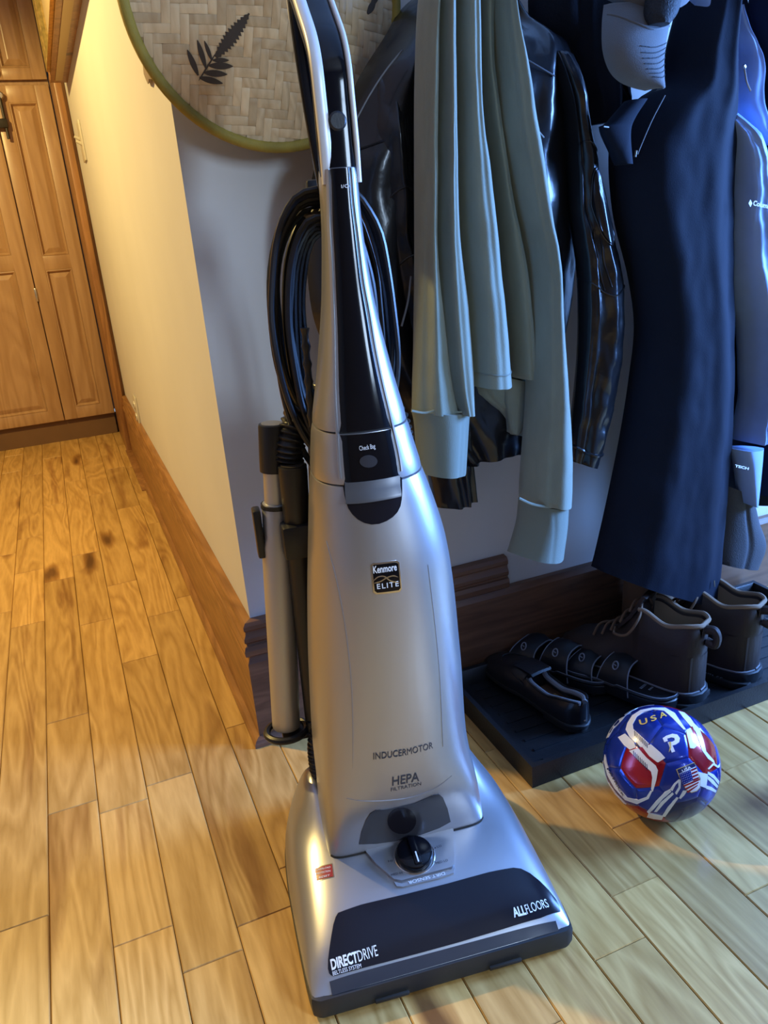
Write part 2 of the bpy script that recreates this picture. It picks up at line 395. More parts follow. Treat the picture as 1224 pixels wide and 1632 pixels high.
mesh('shoe_molding', profile_run(SHOE, (XW, YW, 0), (0.57, YW, 0), (0, -1, 0), -1), M['oakX'], bb, sharp=25)
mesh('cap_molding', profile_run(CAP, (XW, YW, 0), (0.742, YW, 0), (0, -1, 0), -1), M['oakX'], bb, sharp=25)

# casing board at the end of the hall wall, beside the cabinets
cs = struct('trim_1', join(box(0.1745, XW, 3.00+.62, 4.0, 0, 1.56, .003), box(XW-0.040, XW-0.012, 3.60, 3.66, 0, 1.56, .004)), M['casing'], sharp=30)
mesh('plinth', box(XW-0.045, XW, 2.97, 3.62, 0, 0.006, .002), M['casing'], cs)

# ------------------------------------------------------------------ kitchen pantry cabinet (front plane Y = 4.0)
YC = 4.0
def door(root, name, x0, x1, z0, z1, panels):
    """raised panel door: frame boards, recessed field, bevelled raised panel"""
    o = part(name, join(*door_frame(x0, x1, z0, z1, panels)), M['maple'], root, sharp=25)
    for a, b, c, d in panels:
        e = 0.03; y = YC
        V = []
        for q, dy in ((0.0, 0.010), (0.006, 0.012), (e, 0.001), (e+.004, 0.0)):
            V.append([(a+q, y+dy, c+q), (b-q, y+dy, c+q), (b-q, y+dy, d-q), (a+q, y+dy, d-q)])
        v, f = loft(V, cap=False); n = len(v); f.append((n-4, n-3, n-2, n-1))
        part('raised_panel', (v, f), M['maple'], root, o, smooth=False)
    return o
def door_frame(x0, x1, z0, z1, panels):
    out = []; g = 0.0
    xs0 = panels[0][0]; xs1 = panels[0][1]
    out.append(box(x0, xs0, YC-0.004, YC+0.016, z0, z1, .003)); out.append(box(xs1, x1, YC-0.004, YC+0.016, z0, z1, .003))
    zs = sorted([(p[2], p[3]) for p in panels]); cur = z0
    for a, b in zs + [(z1, None)]:
        out.append(box(xs0-.002, xs1+.002, YC-0.0035, YC+0.0155, cur, a, .002)); cur = b
    for a, b, c, d in panels:      # sticking around the field
        r = []
        for q, dy in ((0, -0.0035), (0.004, -0.005), (0.010, 0.004), (0.012, 0.010)):
            r.append([(a+q, YC+dy, c+q), (b-q, YC+dy, c+q), (b-q, YC+dy, d-q), (a+q, YC+dy, d-q)])
        out.append(loft(r, cap=False))
    return out
pan = thing('pantry_cabinet', 'tall maple pantry cabinet with raised panel doors at the far end of the hall', 'cabinet', (-0.28, 4.3, 0))
part('body', join(box(-0.78, 0.172, YC+0.018, 4.6, 0.10, 2.42), box(-0.78, 0.172, 4.05, 4.6, 0.0, 0.10)), M['maple'], pan, smooth=False)
part('toe_kick', box(-0.78, 0.168, 4.02, 4.05, 0.0, 0.10), M['toe'], pan, smooth=False)
door(pan, 'door', -0.0585, 0.170, 0.105, 1.535, [(0.000, 0.112, 0.160, 0.790), (0.000, 0.112, 0.852, 1.470)])
door(pan, 'door', -0.520, -0.0625, 0.105, 1.535, [(-0.455, -0.128, 0.160, 0.800), (-0.455, -0.128, 0.868, 1.470)])
door(pan, 'door', -0.0585, 0.170, 1.555, 2.40, [(0.000, 0.112, 1.60, 2.34)])
door(pan, 'door', -0.520, -0.0625, 1.555, 2.40, [(-0.455, -0.128, 1.60, 2.34)])
def knob(x, z): return lathe([(0.006, YC-0.003), (0.006, YC-0.014), (0.015, YC-0.018), (0.017, YC-0.025), (0.012, YC-0.031), (0.001, YC-0.032)], 20, (x, 0, z), 'y')
part('knob', knob(-0.030, 1.495), M['nickel'], pan); part('knob', knob(-0.092, 1.495), M['nickel'], pan); part('knob', knob(-0.032, 1.585), M['nickel'], pan)
part('hinge', box(-0.067, -0.057, YC-0.012, YC-0.003, 0.66, 0.72, .003), M['nickel'], pan)
# U-shaped child lock hanging round the two knobs
lk = thing('cabinet_lock', 'dark U-shaped child lock hooked over the round pantry door knobs', 'lock', (-0.061, YC-0.03, 1.40))
P = [(-0.031, YC-0.026, 1.33)] + [(-0.031, YC-0.026, 1.44), (-0.031, YC-0.026, 1.48)] + [(-0.061+0.030*math.cos(t), YC-0.026, 1.485+0.030*math.sin(t)) for t in np.linspace(0.2, math.pi-0.2, 7)] + [(-0.091, YC-0.026, 1.48), (-0.091, YC-0.026, 1.44), (-0.091, YC-0.026, 1.31)]
part('shackle', tube(curve(P, 40), 0.0065, 10), M['darkmetal'], lk)
part('lock_body', box(-0.101, -0.021, YC-0.038, YC-0.018, 1.372, 1.408, .005), M['darkmetal'], lk)

# ------------------------------------------------------------------ framed picture, switch, outlet on the yellow wall
fr = thing('wall_frame', 'gold beaded wooden frame hung on the yellow hall wall above the casing', 'frame', (XW, 2.75, 1.45))
def frame_ring(y0, y1, z0, z1, x0, x1, wd):
    r = []
    for q, x in ((0, XW), (0, x0), (wd, x1), (wd, XW)):
        r.append([(x, y0+q, z0+q), (x, y1-q, z0+q), (x, y1-q, z1-q), (x, y0+q, z1-q)])
    return loft(r, cap=False)
part('outer_frame', frame_ring(2.05, 3.42, 1.452, 2.2, XW-0.060, XW-0.052, 0.03), M['casing'], fr, sharp=20)
part('gold_bead', frame_ring(2.08, 3.39, 1.482, 2.17, XW-0.066, XW-0.060, 0.014), M['gold'], fr, sharp=20)
part('inner_frame', frame_ring(2.094, 3.376, 1.496, 2.156, XW-0.054, XW-0.046, 0.02), M['casing'], fr, sharp=20)
part('gold_bead', frame_ring(2.114, 3.356, 1.516, 2.136, XW-0.056, XW-0.044, 0.014), M['gold'], fr, sharp=20)
part('picture', box(XW-0.038, XW-0.030, 2.12, 3.35, 1.52, 2.13), M['mat_board'], fr, smooth=False)
part('backing', box(XW-0.044, XW-0.020, 2.06, 3.36, 1.449, 1.470), M['mat_board'], fr, smooth=False)

sw = thing('light_switch', 'ivory double toggle light switch on the yellow wall beside the casing', 'switch', (XW, 3.22, 1.235))
part('plate', box(XW-0.007, XW, 3.165, 3.275, 1.170, 1.300, .003), M['ivory'], sw)
for yy, zz in ((3.245, 1.245), (3.195, 1.225)):
    part('toggle', tube(curve([(XW-0.004, yy, zz), (XW-0.014, yy, zz+0.005), (XW-0.024, yy, zz+0.010)], 6), [0.006, 0.006, 0.0055, 0.005, 0.005, 0.0045], 8), M['ivory'], sw)
ou = thing('wall_outlet', 'ivory power outlet low on the yellow wall above the baseboard', 'outlet', (XW, 3.03, 0.295))
part('plate', box(XW-0.008, XW, 2.995, 3.068, 0.238, 0.352, .003), M['ivory'], ou)
for zz in (0.272, 0.318):
    part('socket', lathe([(0.001, XW-0.012), (0.015, XW-0.012), (0.017, XW-0.006)], 18, (0, 3.031, zz), 'x'), M['ivory'], ou)
    part('slots', join(box(XW-0.0126, XW-0.0115, 3.024, 3.026, zz-.004, zz+.006), box(XW-0.0126, XW-0.0115, 3.035, 3.037, zz-.004, zz+.006)), M['shadowgap'], ou, smooth=False)

# ------------------------------------------------------------------ the upright vacuum cleaner (own space: x right, y back, z up)
VO = np.array([0.289, 0.655, 0.0]); VA = math.atan2(-0.149, 0.989)
vac = thing('vacuum_cleaner', 'silver and black upright vacuum cleaner standing on the wooden floor', 'vacuum cleaner', VO, VA)
ca, sa = math.cos(VA), math.sin(VA)
def V2W(p): p = np.asarray(p, float); return np.array([VO[0] + ca*p[0] - sa*p[1], VO[1] + sa*p[0] + ca*p[1], p[2]])
def vray(px, py):
    d = ray(px, py); o = CAM - VO
    return np.array([ca*o[0]+sa*o[1], -sa*o[0]+ca*o[1], o[2]]), np.array([ca*d[0]+sa*d[1], -sa*d[0]+ca*d[1], d[2]])
def vpart(name, vf, mt, parent=None, **kw): return mesh(name, vf, mt, parent or vac, **kw)
# body
bw = spl([.05, .10, .16, .25, .36, .46, .53, .58, .632, .69, .76, .85, .93, 1.01], [.116, .1145, .110, .1045, .1005, .094, .0865, .078, .067, .0560, .0410, .0265, .0205, .0195])
bc = spl([.05, .16, .25, .36, .53, .63, .69, .85, 1.01], [.000, -.004, -.008, -.005, -.001, -.007, -.010, -.011, -.009])
bd = spl([.05, .10, .14, .2, .35, .5, .6, .7, .85, 1.01], [.050, .060, .072, .086, .096, .088, .072, .056, .034, .024])
BY = 0.205
ne = spl([.05, .12, .25, .4], [12, 7.5, 3.0, 2.4])
def F(x, z):
    w_, c_, d_ = float(bw(z)), float(bc(z)), float(bd(z))
    q = min(1.0, abs((x-c_)/w_)); NE = float(ne(z)); return BY - d_*(1-q**NE)**(1/NE)
def fbody(x, z): return np.array([x, F(x, z), z])
S_body = gsurf(fbody)
def hit(px, py, surf_y=None, base=False):
    o, d = vray(px, py); lo, hi = 0.4, 1.6; prev = None
    for t in np.linspace(lo, hi, 600):
        p = o + d*t
        v = (p[1] - F(p[0], p[2])) if not base else (hb(p[0], p[1]) - p[2])
        if v > 0: break
        prev = t
    a, b = prev, t
    for _ in range(30):
        mid = (a+b)/2; p = o + d*mid
        v = (p[1] - F(p[0], p[2])) if not base else (hb(p[0], p[1]) - p[2])
        if v > 0: b = mid
        else: a = mid
    return o + d*b
def hb_(px, py): p = hit(px, py); return (p[0], p[2])
def body_ring(z, shrink=0.0, n=56):
    w_, c_, d_ = float(bw(z))-shrink, float(bc(z)), float(bd(z))-shrink; NE = float(ne(z))
    out = []
    for j in range(n):
        t = 2*math.pi*j/n; cx, sy = math.cos(t), math.sin(t)
        x = c_ + w_*math.copysign(abs(cx)**(2/NE), cx)
        if sy < 0: y = BY - d_*abs(sy)**(2/NE)
        else: y = BY + (0.062 if z < .55 else 0.062*max(.42, 1-(z-.55)/.6))*abs(sy)**(2/4.0)
        out.append((x, y, z))
    return out
def body_shell(z0, z1, n, tilt0=0, tilt1=0):
    r = []
    zs = np.linspace(z0, z1, n)
    r.append([tuple(q) for q in body_ring(z0, .0025)])
    for i, z in enumerate(zs):
        zz = z + (0.0008 if i == 0 else -0.0008 if i == n-1 else 0)
        r.append(body_ring(zz, 0.0008 if i in (0, n-1) else 0))
    r.append(body_ring(z1, .0025))
    return loft(r)
vpart('dust_housing', body_shell(0.052, 0.6305, 44), M['silver'], sharp=40)
vpart('bag_collar', body_shell(0.6315, 0.6905, 8), M['silver'], sharp=40)
vpart('handle_column', body_shell(0.6915, 0.968, 26), M['silver'], sharp=40)
vpart('hose_housing', loft([[(x*k + bc_, y, z) for x, y in ((-.07, .25), (.07, .25), (.075, .30), (.05, .325), (-.05, .325), (-.075, .30))] for z, k, bc_ in ((.09, 1.2, 0), (.3, 1.15, 0), (.55, .95, 0), (.66, .75, -.005), (.70, .45, -.01))]), M['blackplastic'], sharp=30)

# floor head
hwf = spl([-.004, .0, .06, .16, .24, .30, .345, .37], [.166, .1715, .1755, .177, .173, .158, .128, .085])
hcf = spl([-.004, .004, .03, .07, .12, .17, .24, .30, .345, .37], [.036, .0440, .0630, .078, .0905, .100, .114, .118, .100, .07])
def hb(x, y):
    w_ = float(hwf(y)); c_ = float(hcf(y)); q = min(1.0, abs(x)/w_)
    wing = 0.030*math.exp(-((abs(x)-.118)/.022)**2)*math.exp(-((y-.275)/.055)**2)
    return 0.034 + (c_-0.034)*max(0.0, 1-q**6)**0.5 + wing
def fbase(x, y): return np.array([x, y, hb(x, y)])
S_base = gsurf(fbase)
def hs_(px, py): p = hit(px, py, base=True); return (p[0], p[1])
ys = np.concatenate([[-.004, 0, .004, .01, .02], np.linspace(.035, .30, 26), [.315, .33, .345, .357, .366, .37]])
us = np.sin(np.linspace(-math.pi/2, math.pi/2, 61))
rg = [[tuple(fbase(u*float(hwf(y))*0.9999, y)) for u in us] for y in ys]
v, f = loft(rg, closed=False)
vpart('floor_head', (v, f), M['silver'], sharp=50)
# bumper: a band all round the head
ring = [(-float(hwf(y)), y) for y in ys[::-1]] + [(u*.166, -.006) for u in np.linspace(-.97, .97, 14)] + [(float(hwf(y)), y) for y in ys]
def off(k, z): return [(x*(1+k), (y-.15)*(1+k*1.2)+.15, z) for x, y in ring]
vpart('bumper', loft([off(-.03, .006), off(.002, .006), off(.008, .010), off(.010, .030), off(.004, .0355), off(-.03, .037)]), M['bumper'], sharp=30)
for sx in (-1, 1):
    vpart('bumper_slot', box(sx*.075-.022, sx*.075+.022, -.0135, -.009, .012, .017, .0015), M['shadowgap'])
    vpart('wheel', lathe([(.001, sx*.128), (.026, sx*.128), (.030, sx*.132), (.030, sx*.146), (.026, sx*.150), (.001, sx*.150)], 24, (0, .315, .030), 'x'), M['blackplastic'])
# black tube drawn as the shaded gap where the body stands on the head
gk = []
for x in np.linspace(-.1135, .1135, 60):
    z = .1
    for _ in range(12): z = .5*z + .5*hb(x, F(x, z))
    gk.append((x, F(x, z) - .0006, z + .0006))
vpart('body_gap_shade', tube(gk, .0014, 6), M['shadowgap'])
# brush window, its front lip and print
def bpoly(px): return [hs_(*q) for q in px]
win = [(541, 1452), (680, 1418), (812, 1383), (836, 1386), (868, 1412), (890, 1440), (894, 1458), (760, 1494), (640, 1527), (540, 1554), (526, 1556), (522, 1540), (527, 1500), (533, 1466)]
bwin = vpart('brush_window', sheet(smoothpoly(bpoly(win), 1), S_base, .0012, .012), M['smoke'], sharp=60)
vpart('window_lip', sheet([(-.1475, .0085), (-.05, .0075), (.06, .0065), (.1525, .006), (.1525, -.0035), (-.1475, -.0035)], S_base, .0010, .012, .006), M['smoke2'], sharp=60)
vpart('lettering', lettering('DIRECT', hs_(529, 1546), hs_(571, 1533), .0100, S_base, .0016, bold=.035), M['letter_w'], bwin, smooth=False)
vpart('lettering', lettering('DRIVE', hs_(572, 1533), hs_(603, 1523), .0100, S_base, .0016), M['letter_w'], bwin, smooth=False)
vpart('lettering', lettering('BELTLESS SYSTEM', hs_(531, 1555), hs_(576, 1542), .0036, S_base, .0016), M['letter_w'], bwin, smooth=False)
vpart('lettering', lettering('ALL', hs_(819, 1462), hs_(839, 1457), .0092, S_base, .0016, bold=.035), M['letter_w'], bwin, smooth=False)
vpart('lettering', lettering('FLOORS', hs_(840, 1457), hs_(875, 1446), .0092, S_base, .0016), M['letter_w'], bwin, smooth=False)
# dial plate with knob
def raised(poly, surf, off, step, sm=0): return sheet(smoothpoly(poly, sm) if sm else poly, surf, off, step, off+.002)
plate = [(574, 1349), (660, 1328), (718, 1300), (723, 1330), (724, 1380), (719, 1385), (640, 1406), (628, 1404), (600, 1380)]
dp = vpart('dial_plate', raised(bpoly(plate), S_base, .0050, .008), M['silver'], sharp=50)
pl2 = [(628, 1407), (640, 1410), (719, 1389), (725, 1383), (723, 1393), (700, 1401), (642, 1415), (632, 1414)]
vpart('plate_edge', raised(bpoly(pl2), S_base, .0030, .008), M['silver_dark'], dp, sharp=50)
dc = hs_(661, 1368); dz = hb(*dc) + .005
nrm = np.array(S_base(*dc)[1]); nrm = nrm if nrm[2] > 0 else -nrm
rot = Vector((0, 0, 1)).rotation_difference(Vector(nrm)).to_matrix()
def place(vf, c): return [tuple(np.array(rot @ Vector(p)) + np.asarray(c)) for p in vf[0]], vf[1]
dcen = np.array([dc[0], dc[1], dz])
vpart('dial_ring', place(lathe([(.001, -.001), (.0275, -.001), (.0283, .001), (.0275, .002), (.0255, .002), (.001, .0015)], 40), dcen), M['chrome'], dp)
dial = vpart('dial', place(lathe([(.001, -.001), (.0252, 0), (.0256, .006), (.0240, .010), (.0205, .0118), (.001, .0128)], 40), dcen), M['piano'], dp)
gb = box(-.0055, .0055, -.0215, .0215, .008, .0150, .002); gb = ([(p[0], p[1], p[2]) for p in gb[0]], gb[1])
vpart('dial_grip', place(gb, dcen), M['piano'], dp)
vpart('pointer', place(box(-.0009, .0009, -.0195, -.004, .0148, .0156), dcen), M['letter_w'], dp, smooth=False)
def plate_text(s, a, b, h, mt='letter_d', o=.0056): vpart('lettering', lettering(s, hs_(*a), hs_(*b), h, S_base, o), M[mt], dp, smooth=False)
plate_text('HI', (619, 1378), (626, 1377), .0030)
plate_text('MED HI', (624, 1400), (642, 1396), .0030)
plate_text('MED LO', (695, 1381), (714, 1376), .0030)
plate_text('LO', (697, 1355), (704, 1353), .0030)
plate_text('DIRT SENSOR', (708, 1392), (650, 1407), .0040, 'letter_w', .0040)
for q in ((629, 1372), (642, 1391), (671, 1392), (693, 1378), (694, 1356)):
    c = np.array(fbase(*hs_(*q))) + [0, 0, .0056]; vpart('dial_mark', lathe([(.0001, -.001), (.0009, -.001), (.0009, 0), (.0001, .0001)], 8, c), M['letter_d'], dp, smooth=False)
# red reset badge
rb = vpart('reset_badge', raised(bpoly([(502, 1385), (529, 1378), (531, 1397), (505, 1404)]), S_base, .0010, .006), M['redbadge'], sharp=50)
vpart('badge_rim', raised(bpoly([(500, 1384), (530, 1376), (533, 1398), (504, 1406)]), S_base, .0005, .006), M['chrome'], rb, sharp=50)
for k, (t, a, b) in enumerate((('OVERLOAD', (505, 1389), (527, 1384)), ('PROTECTION', (505, 1395), (527, 1390)), ('RESET', (509, 1401), (526, 1397)))):
    vpart('lettering', lettering(t, hs_(*a), hs_(*b), .0026, S_base, .0014), M['letter_w'], rb, smooth=False)

# body: sight window, badge, print, creases, black centre panel
def bodypoly(px): return [hb_(*q) for q in px]
sw_ = vpart('sight_window', sheet(bodypoly([(572, 1345), (576, 1325), (583, 1307), (590, 1296), (598, 1291), (625, 1288), (660, 1280), (690, 1267), (699, 1265), (706, 1271), (713, 1288), (718, 1309), (700, 1319), (670, 1330), (630, 1340), (600, 1344)]), S_body, .0009, .008), M['smoke2'], sharp=60)
vpart('motor_disc', sheet([hb_(640 + 23*math.cos(t), 1307 + 21*math.sin(t)) for t in np.linspace(0, 2*math.pi, 22, endpoint=False)], S_body, .0013, .006), M['smoke'], sw_, sharp=60)
def groove(px, wd, mt, parent=None, name='groove', o=.0004):
    P = curve(np.array([hb_(*q) for q in px]), 40); T = np.gradient(P, axis=0); T /= np.linalg.norm(T, axis=1)[:, None]
    N = np.stack([-T[:, 1], T[:, 0]], 1)
    r = []
    for i in range(len(P)):
        k = min(1, 6*min(i, len(P)-1-i)/len(P) + .15); row = []
        for s, oo in ((-1, -.001), (-.9, o), (.9, o), (1, -.001)):
            q = P[i] + N[i]*s*wd*k/2; p, n = S_body(*q); n = n if n[1] < 0 else -n; row.append(tuple(p + n*oo))
        r.append(row)
    vpart(name, loft(r, closed=False), M[mt], parent)
groove([(520, 862), (537, 930), (550, 1000), (559, 1080), (562, 1150), (562, 1225)], .0012, 'silver_dark')
groove([(552, 1272), (600, 1277), (650, 1272), (690, 1258), (720, 1236)], .0012, 'silver_dark')
groove([(682, 900), (692, 980), (700, 1060), (704, 1130), (706, 1190)], .0012, 'silver_dark')
groove([(686, 1262), (712, 1300)], .0006, 'silver_dark')
N_ = lambda s: (lambda a, b: (lambda p, n: (p, n if n[1] < 0 else -n))(*s(a, b)))
S_front = N_(S_body)
vpart('lettering', lettering('INDUCER', hb_(595, 1210), hb_(648, 1203), .0105, S_front, .0006, bold=.01), M['letter_d'], smooth=False)
vpart('lettering', lettering('MOTOR', hb_(649, 1203), hb_(690, 1192), .0105, S_front, .0006), M['letter_d'], smooth=False)
vpart('lettering', lettering('HEPA', hb_(625, 1252), hb_(668, 1244), .0150, S_front, .0006, bold=.012), M['letter_d'], smooth=False)
vpart('lettering', lettering('FILTRATION', hb_(623, 1261), hb_(671, 1251), .0058, S_front, .0006), M['letter_d'], smooth=False)
bd_ = [(593, 903), (596, 900), (630, 896), (634, 898), (638, 936), (635, 940), (601, 944), (597, 941)]
bg = vpart('badge', sheet(bodypoly(bd_), S_front, .0016, .006), M['piano'], sharp=60)
bo = bodypoly([(591, 900), (595, 897), (632, 893), (636, 896), (640, 938), (637, 943), (599, 947), (595, 944)])
vpart('badge_rim', sheet(bo, S_front, .0010, .006), M['chrome'], bg, sharp=60)
vpart('lettering', lettering('Kenmore', hb_(595, 913), hb_(632, 908), .0085, S_front, .0020, bold=.02), M['letter_w'], bg, smooth=False)
vpart('lettering', lettering('ELITE', hb_(601, 938), hb_(635, 933), .0062, S_front, .0020, bold=.01, space=1.25), M['letter_w'], bg, smooth=False)
for wv in ([(594, 926), (602, 919), (612, 918), (622, 925), (636, 928)], [(595, 929), (606, 926), (616, 920), (626, 917), (634, 919)]):
    groove(wv, .0016, 'chrome', bg, 'badge_wave', .0021)
# black centre panel down to the latch recess
left = [(525, 250), (527, 305), (528, 360), (531, 415), (533, 470), (535, 526), (536, 581), (537, 636), (540, 690), (545, 760), (549, 792), (557, 815)]
right = [(640, 800), (641, 782), (637, 745), (622, 672), (606, 603), (595, 548), (587, 498), (577, 443), (569, 374), (562, 319), (557, 255)]
LP = np.array([hb_(*q) for q in left]); RP = np.array([hb_(*q) for q in right])
cz = lambda P, z: spl(P[np.argsort(P[:, 1])][:, 1], P[np.argsort(P[:, 1])][:, 0])(z)
def strip(z0, z1, n, o):
    r = []
    for z in np.linspace(z0, z1, n):
        a, b = float(cz(LP, z)), float(cz(RP, z)); row = []
        for k, s in enumerate(np.linspace(0, 1, 13)):
            p, nn = S_front(a+(b-a)*s, z); row.append(tuple(p + nn*(-.001 if k in (0, 12) else o)))
        r.append(row)
    return loft(r, closed=False)
ztop = 0.967
vpart('center_panel', strip(.6925, ztop, 30, .0009), M['piano'], sharp=60)
cp = vpart('bag_panel', strip(.628, .6895, 8, .0009), M['piano'], sharp=60)
vpart('lettering', lettering('Check Bag', hb_(573, 718), hb_(598, 714), .0052, S_front, .0014), M['letter_w'], cp, smooth=False)
vpart('bag_lens', sheet([hb_(587 + 14*math.cos(t), 735 + 10*math.sin(t)) for t in np.linspace(0, 2*math.pi, 20, endpoint=False)], S_front, .0022, .005), M['smoke2'], cp)
lr = vpart('latch_recess', sheet(smoothpoly(bodypoly([(546, 768), (600, 762), (640, 752), (641, 790), (637, 812), (622, 828), (598, 837), (575, 832), (557, 815), (550, 795)]), 1), S_front, .0007, .006), M['smoke'], sharp=60)
vpart('latch', loft([[tuple(np.array(fbody(x, z)) + [0, -o, 0]) for x, z in zip(np.linspace(hb_(549, zl)[0], hb_(637, zl-12)[0], 14), np.linspace(hb_(549, zl)[1], hb_(637, zl-12)[1], 14))] for zl, o in ((768, -.002), (769, .0015), (784, .003), (794, .0075), (800, .0075), (802, .001))], closed=False), M['latch'], lr, sharp=30)
# side beads beside the centre panel
for L_, nm in ((LP, 'left'), (RP, 'right')):
    zz = np.linspace(.64 if nm == 'left' else .64, ztop, 40); r = []
    for z in zz:
        x0 = float(cz(L_, z)); s = -1 if nm == 'left' else 1; row = []
        for q, o in ((0, -.001), (.0004, .0020), (.0022, .0022), (.0032, .0004), (.0036, -.001)):
            p, nn = S_front(x0 + s*q, z); row.append(tuple(p + nn*o))
        r.append(row)
    vpart('trim_bead', loft(r, closed=False), M['silver'], sharp=40)

# looped handle
HX = -0.0090
hpath = curve([(.203, .93), (.203, .985), (.204, 1.035), (.206, 1.062), (.219, 1.086), (.250, 1.114), (.280, 1.140), (.298, 1.152), (.308, 1.146), (.308, 1.12), (.300, 1.075), (.284, 1.02), (.266, .975), (.250, .93)], 90)
T = np.gradient(hpath, axis=0); T /= np.linalg.norm(T, axis=1)[:, None]
def hsec(i, w_, t_, dx=0.0, dn=0.0, n=20, e=3.2):
    N = np.array([T[i][1], -T[i][0]])       # outward (towards the front on the way up)
    o = []
    for j in range(n):
        a = 2*math.pi*j/n; cx, sy = math.cos(a), math.sin(a)
        u = w_*math.copysign(abs(cx)**(2/e), cx) + dx; v_ = t_*math.copysign(abs(sy)**(2/e), sy) + dn
        q = hpath[i] - N*v_
        o.append((HX + u, q[0], q[1]))
    return o
n_ = len(hpath)
hw_ = lambda i: .0205 if i < 45 else .0205 - .006*(i-45)/(n_-45)
ht_ = lambda i: .0215 - .0085*min(1, i/22) if i < 50 else .013 - .004*(i-50)/(n_-50)
i0 = [i for i in range(40) if hpath[i][1] > .957][0]
vpart('handle', loft([hsec(i, hw_(i), ht_(i)) for i in range(i0, n_)]), M['piano'], sharp=60)
for s, wd in ((-1, .0066), (1, .0030)):
    vpart('handle_trim', loft([hsec(i, wd*(1 if i < 45 else max(.3, 1-(i-45)/30)), .0056*(1 if i < 45 else .5), s*(hw_(i)-wd+.0008), ht_(i)-.0042-.0042*max(0.0, (i0+6-i)/6), 12) for i in range(i0-1, n_-6)]), M['strip'], sharp=60)
zbt = [i for i in range(40) if hpath[i][1] > 1.005][0]
vpart('handle_button', lathe([(.001, .203-.0185), (.0075, .203-.0185), (.0095, .203-.0165), (.0100, .203-.010), (.001, .203-.009)], 22, (HX, 0, 1.012), 'y'), M['blackplastic'])
vpart('lettering', lettering('I/O', (-.013, .9475), (-.005, .9475), .0034, S_front, .0016), M['letter_w'], smooth=False)

# cord hooks, cord, hose, wand, crevice tool
vpart('cord_hook', join(box(-.022, .006, .235, .340, .905, .922, .004), box(-.024, .008, .334, .346, .905, .965, .004)), M['blackplastic'])
vpart('cord_hook', join(box(-.030, .012, .245, .335, .560, .576, .004), box(-.030, .012, .322, .336, .535, .576, .004)), M['blackplastic'])
cp_ = []; rr = random.Random(3)
nl = 12
for k in range(nl):
    wl = .086 - .0040*k + rr.uniform(-.004, .004); wr_ = .068 - .0034*k + rr.uniform(-.003, .003)
    zt = .955 - .0048*k + rr.uniform(-.002, .002); zb = .60 + rr.uniform(-.045, .035); yy = .262 + .0075*(k % 6)
    for t in np.linspace(0, 2*math.pi, 22, endpoint=False):
        s, c = math.sin(t), math.cos(t)
        zc_ = (zt+zb)/2; hh = (zt-zb)/2
        x = (wr_ if s > 0 else wl)*math.copysign(abs(s)**.75, s)*(1 - .25*(c < 0)*abs(c)**2)
        cp_.append((-.008 + x + .0015*rr.uniform(-1, 1), yy + .010*abs(s) + (.0075*t/6.28), zc_ + hh*math.copysign(abs(c)**.9, c)))
vpart('power_cord', tube(curve(cp_, 620), .0040, 8), M['cord'])
vpart('cord_plug', tube(curve([(-.058, .245, .80), (-.060, .246, .74), (-.062, .246, .68)], 18), [.004 + .0018*(i % 3 == 0) for i in range(18)], 10), M['cord'])
def ribbed(pts, r, pitch, n):
    P = curve(pts, n); L = np.concatenate([[0], np.cumsum(np.linalg.norm(np.diff(P, axis=0), axis=1))])
    return tube(P, r*(1 + .10*np.sin(2*np.pi*L/pitch)), 16)
vpart('hose', ribbed([(-.090, .30, .625), (-.083, .300, .655), (-.066, .310, .685), (-.03, .325, .70), (.02, .325, .695), (.052, .305, .672), (.062, .300, .63), (.064, .300, .55), (.066, .305, .4), (.066, .31, .25), (.05, .315, .17)], .0185, .0070, 700), M['cord'])
vpart('hose_inlet', ribbed([(-.100, .275, .115), (-.102, .277, .15), (-.100, .280, .19), (-.09, .285, .215)], .0155, .006, 100), M['cord'])
def vseg(name, a, b, prof, mt, parent=None):
    a = np.array(a, float); b = np.array(b, float); k = np.array([p[0] for p in prof]); 
    return vpart(name, tube([a+(b-a)*t for t in k], [p[1] for p in prof], 24), M[mt], parent)
wa, wb = (-.1050, .312, .674), (-.1420, .312, .206)
wnd = vseg('wand', wa, wb, [(.10, .0150), (.23, .0152), (.2305, .0178), (.236, .0192), (.33, .0192), (.36, .0222), (.90, .0212), (.985, .0210), (.99, .0205)], 'wand')
vseg('wand_tip', wa, wb, [(-.001, .0150), (0, .0178), (.006, .0184), (.10, .0192), (.135, .0192), (.136, .015)], 'blackplastic', wnd)
vseg('wand_tip_bore', wa, wb, [(-.003, .0146), (.01, .0146)], 'silver_dark', wnd)
wm = lambda t: np.array(wa) + (np.array(wb)-np.array(wa))*t
vpart('wand_button', box(wm(.3)[0]-.031, wm(.3)[0]-.020, .300, .324, wm(.39)[2], wm(.24)[2], .003), M['blackplastic'], wnd)
vseg('wand_ring', wa, wb, [(.232, .0150), (.233, .0205), (.245, .0205), (.246, .015)], 'blackplastic', wnd)
ta, tb = (-.0880, .285, .623), (-.1020, .300, .205)
tl = vseg('crevice_tool', ta, tb, [(0, .0165), (.002, .0188), (.02, .0192), (.19, .0176), (.20, .0165), (.35, .0165), (.60, .0150), (.98, .012)], 'blackplastic')
vseg('tool_bore', ta, tb, [(-.003, .0155), (.02, .0155)], 'shadowgap', tl)
t_ = np.array(ta) + (np.array(tb)-np.array(ta))*.25
vpart('tool_clip', join(box(t_[0]-.0225, t_[0]+.030, t_[1]-.024, t_[1]+.035, t_[2]-.022, t_[2]+.026, .005)), M['blackplastic'])
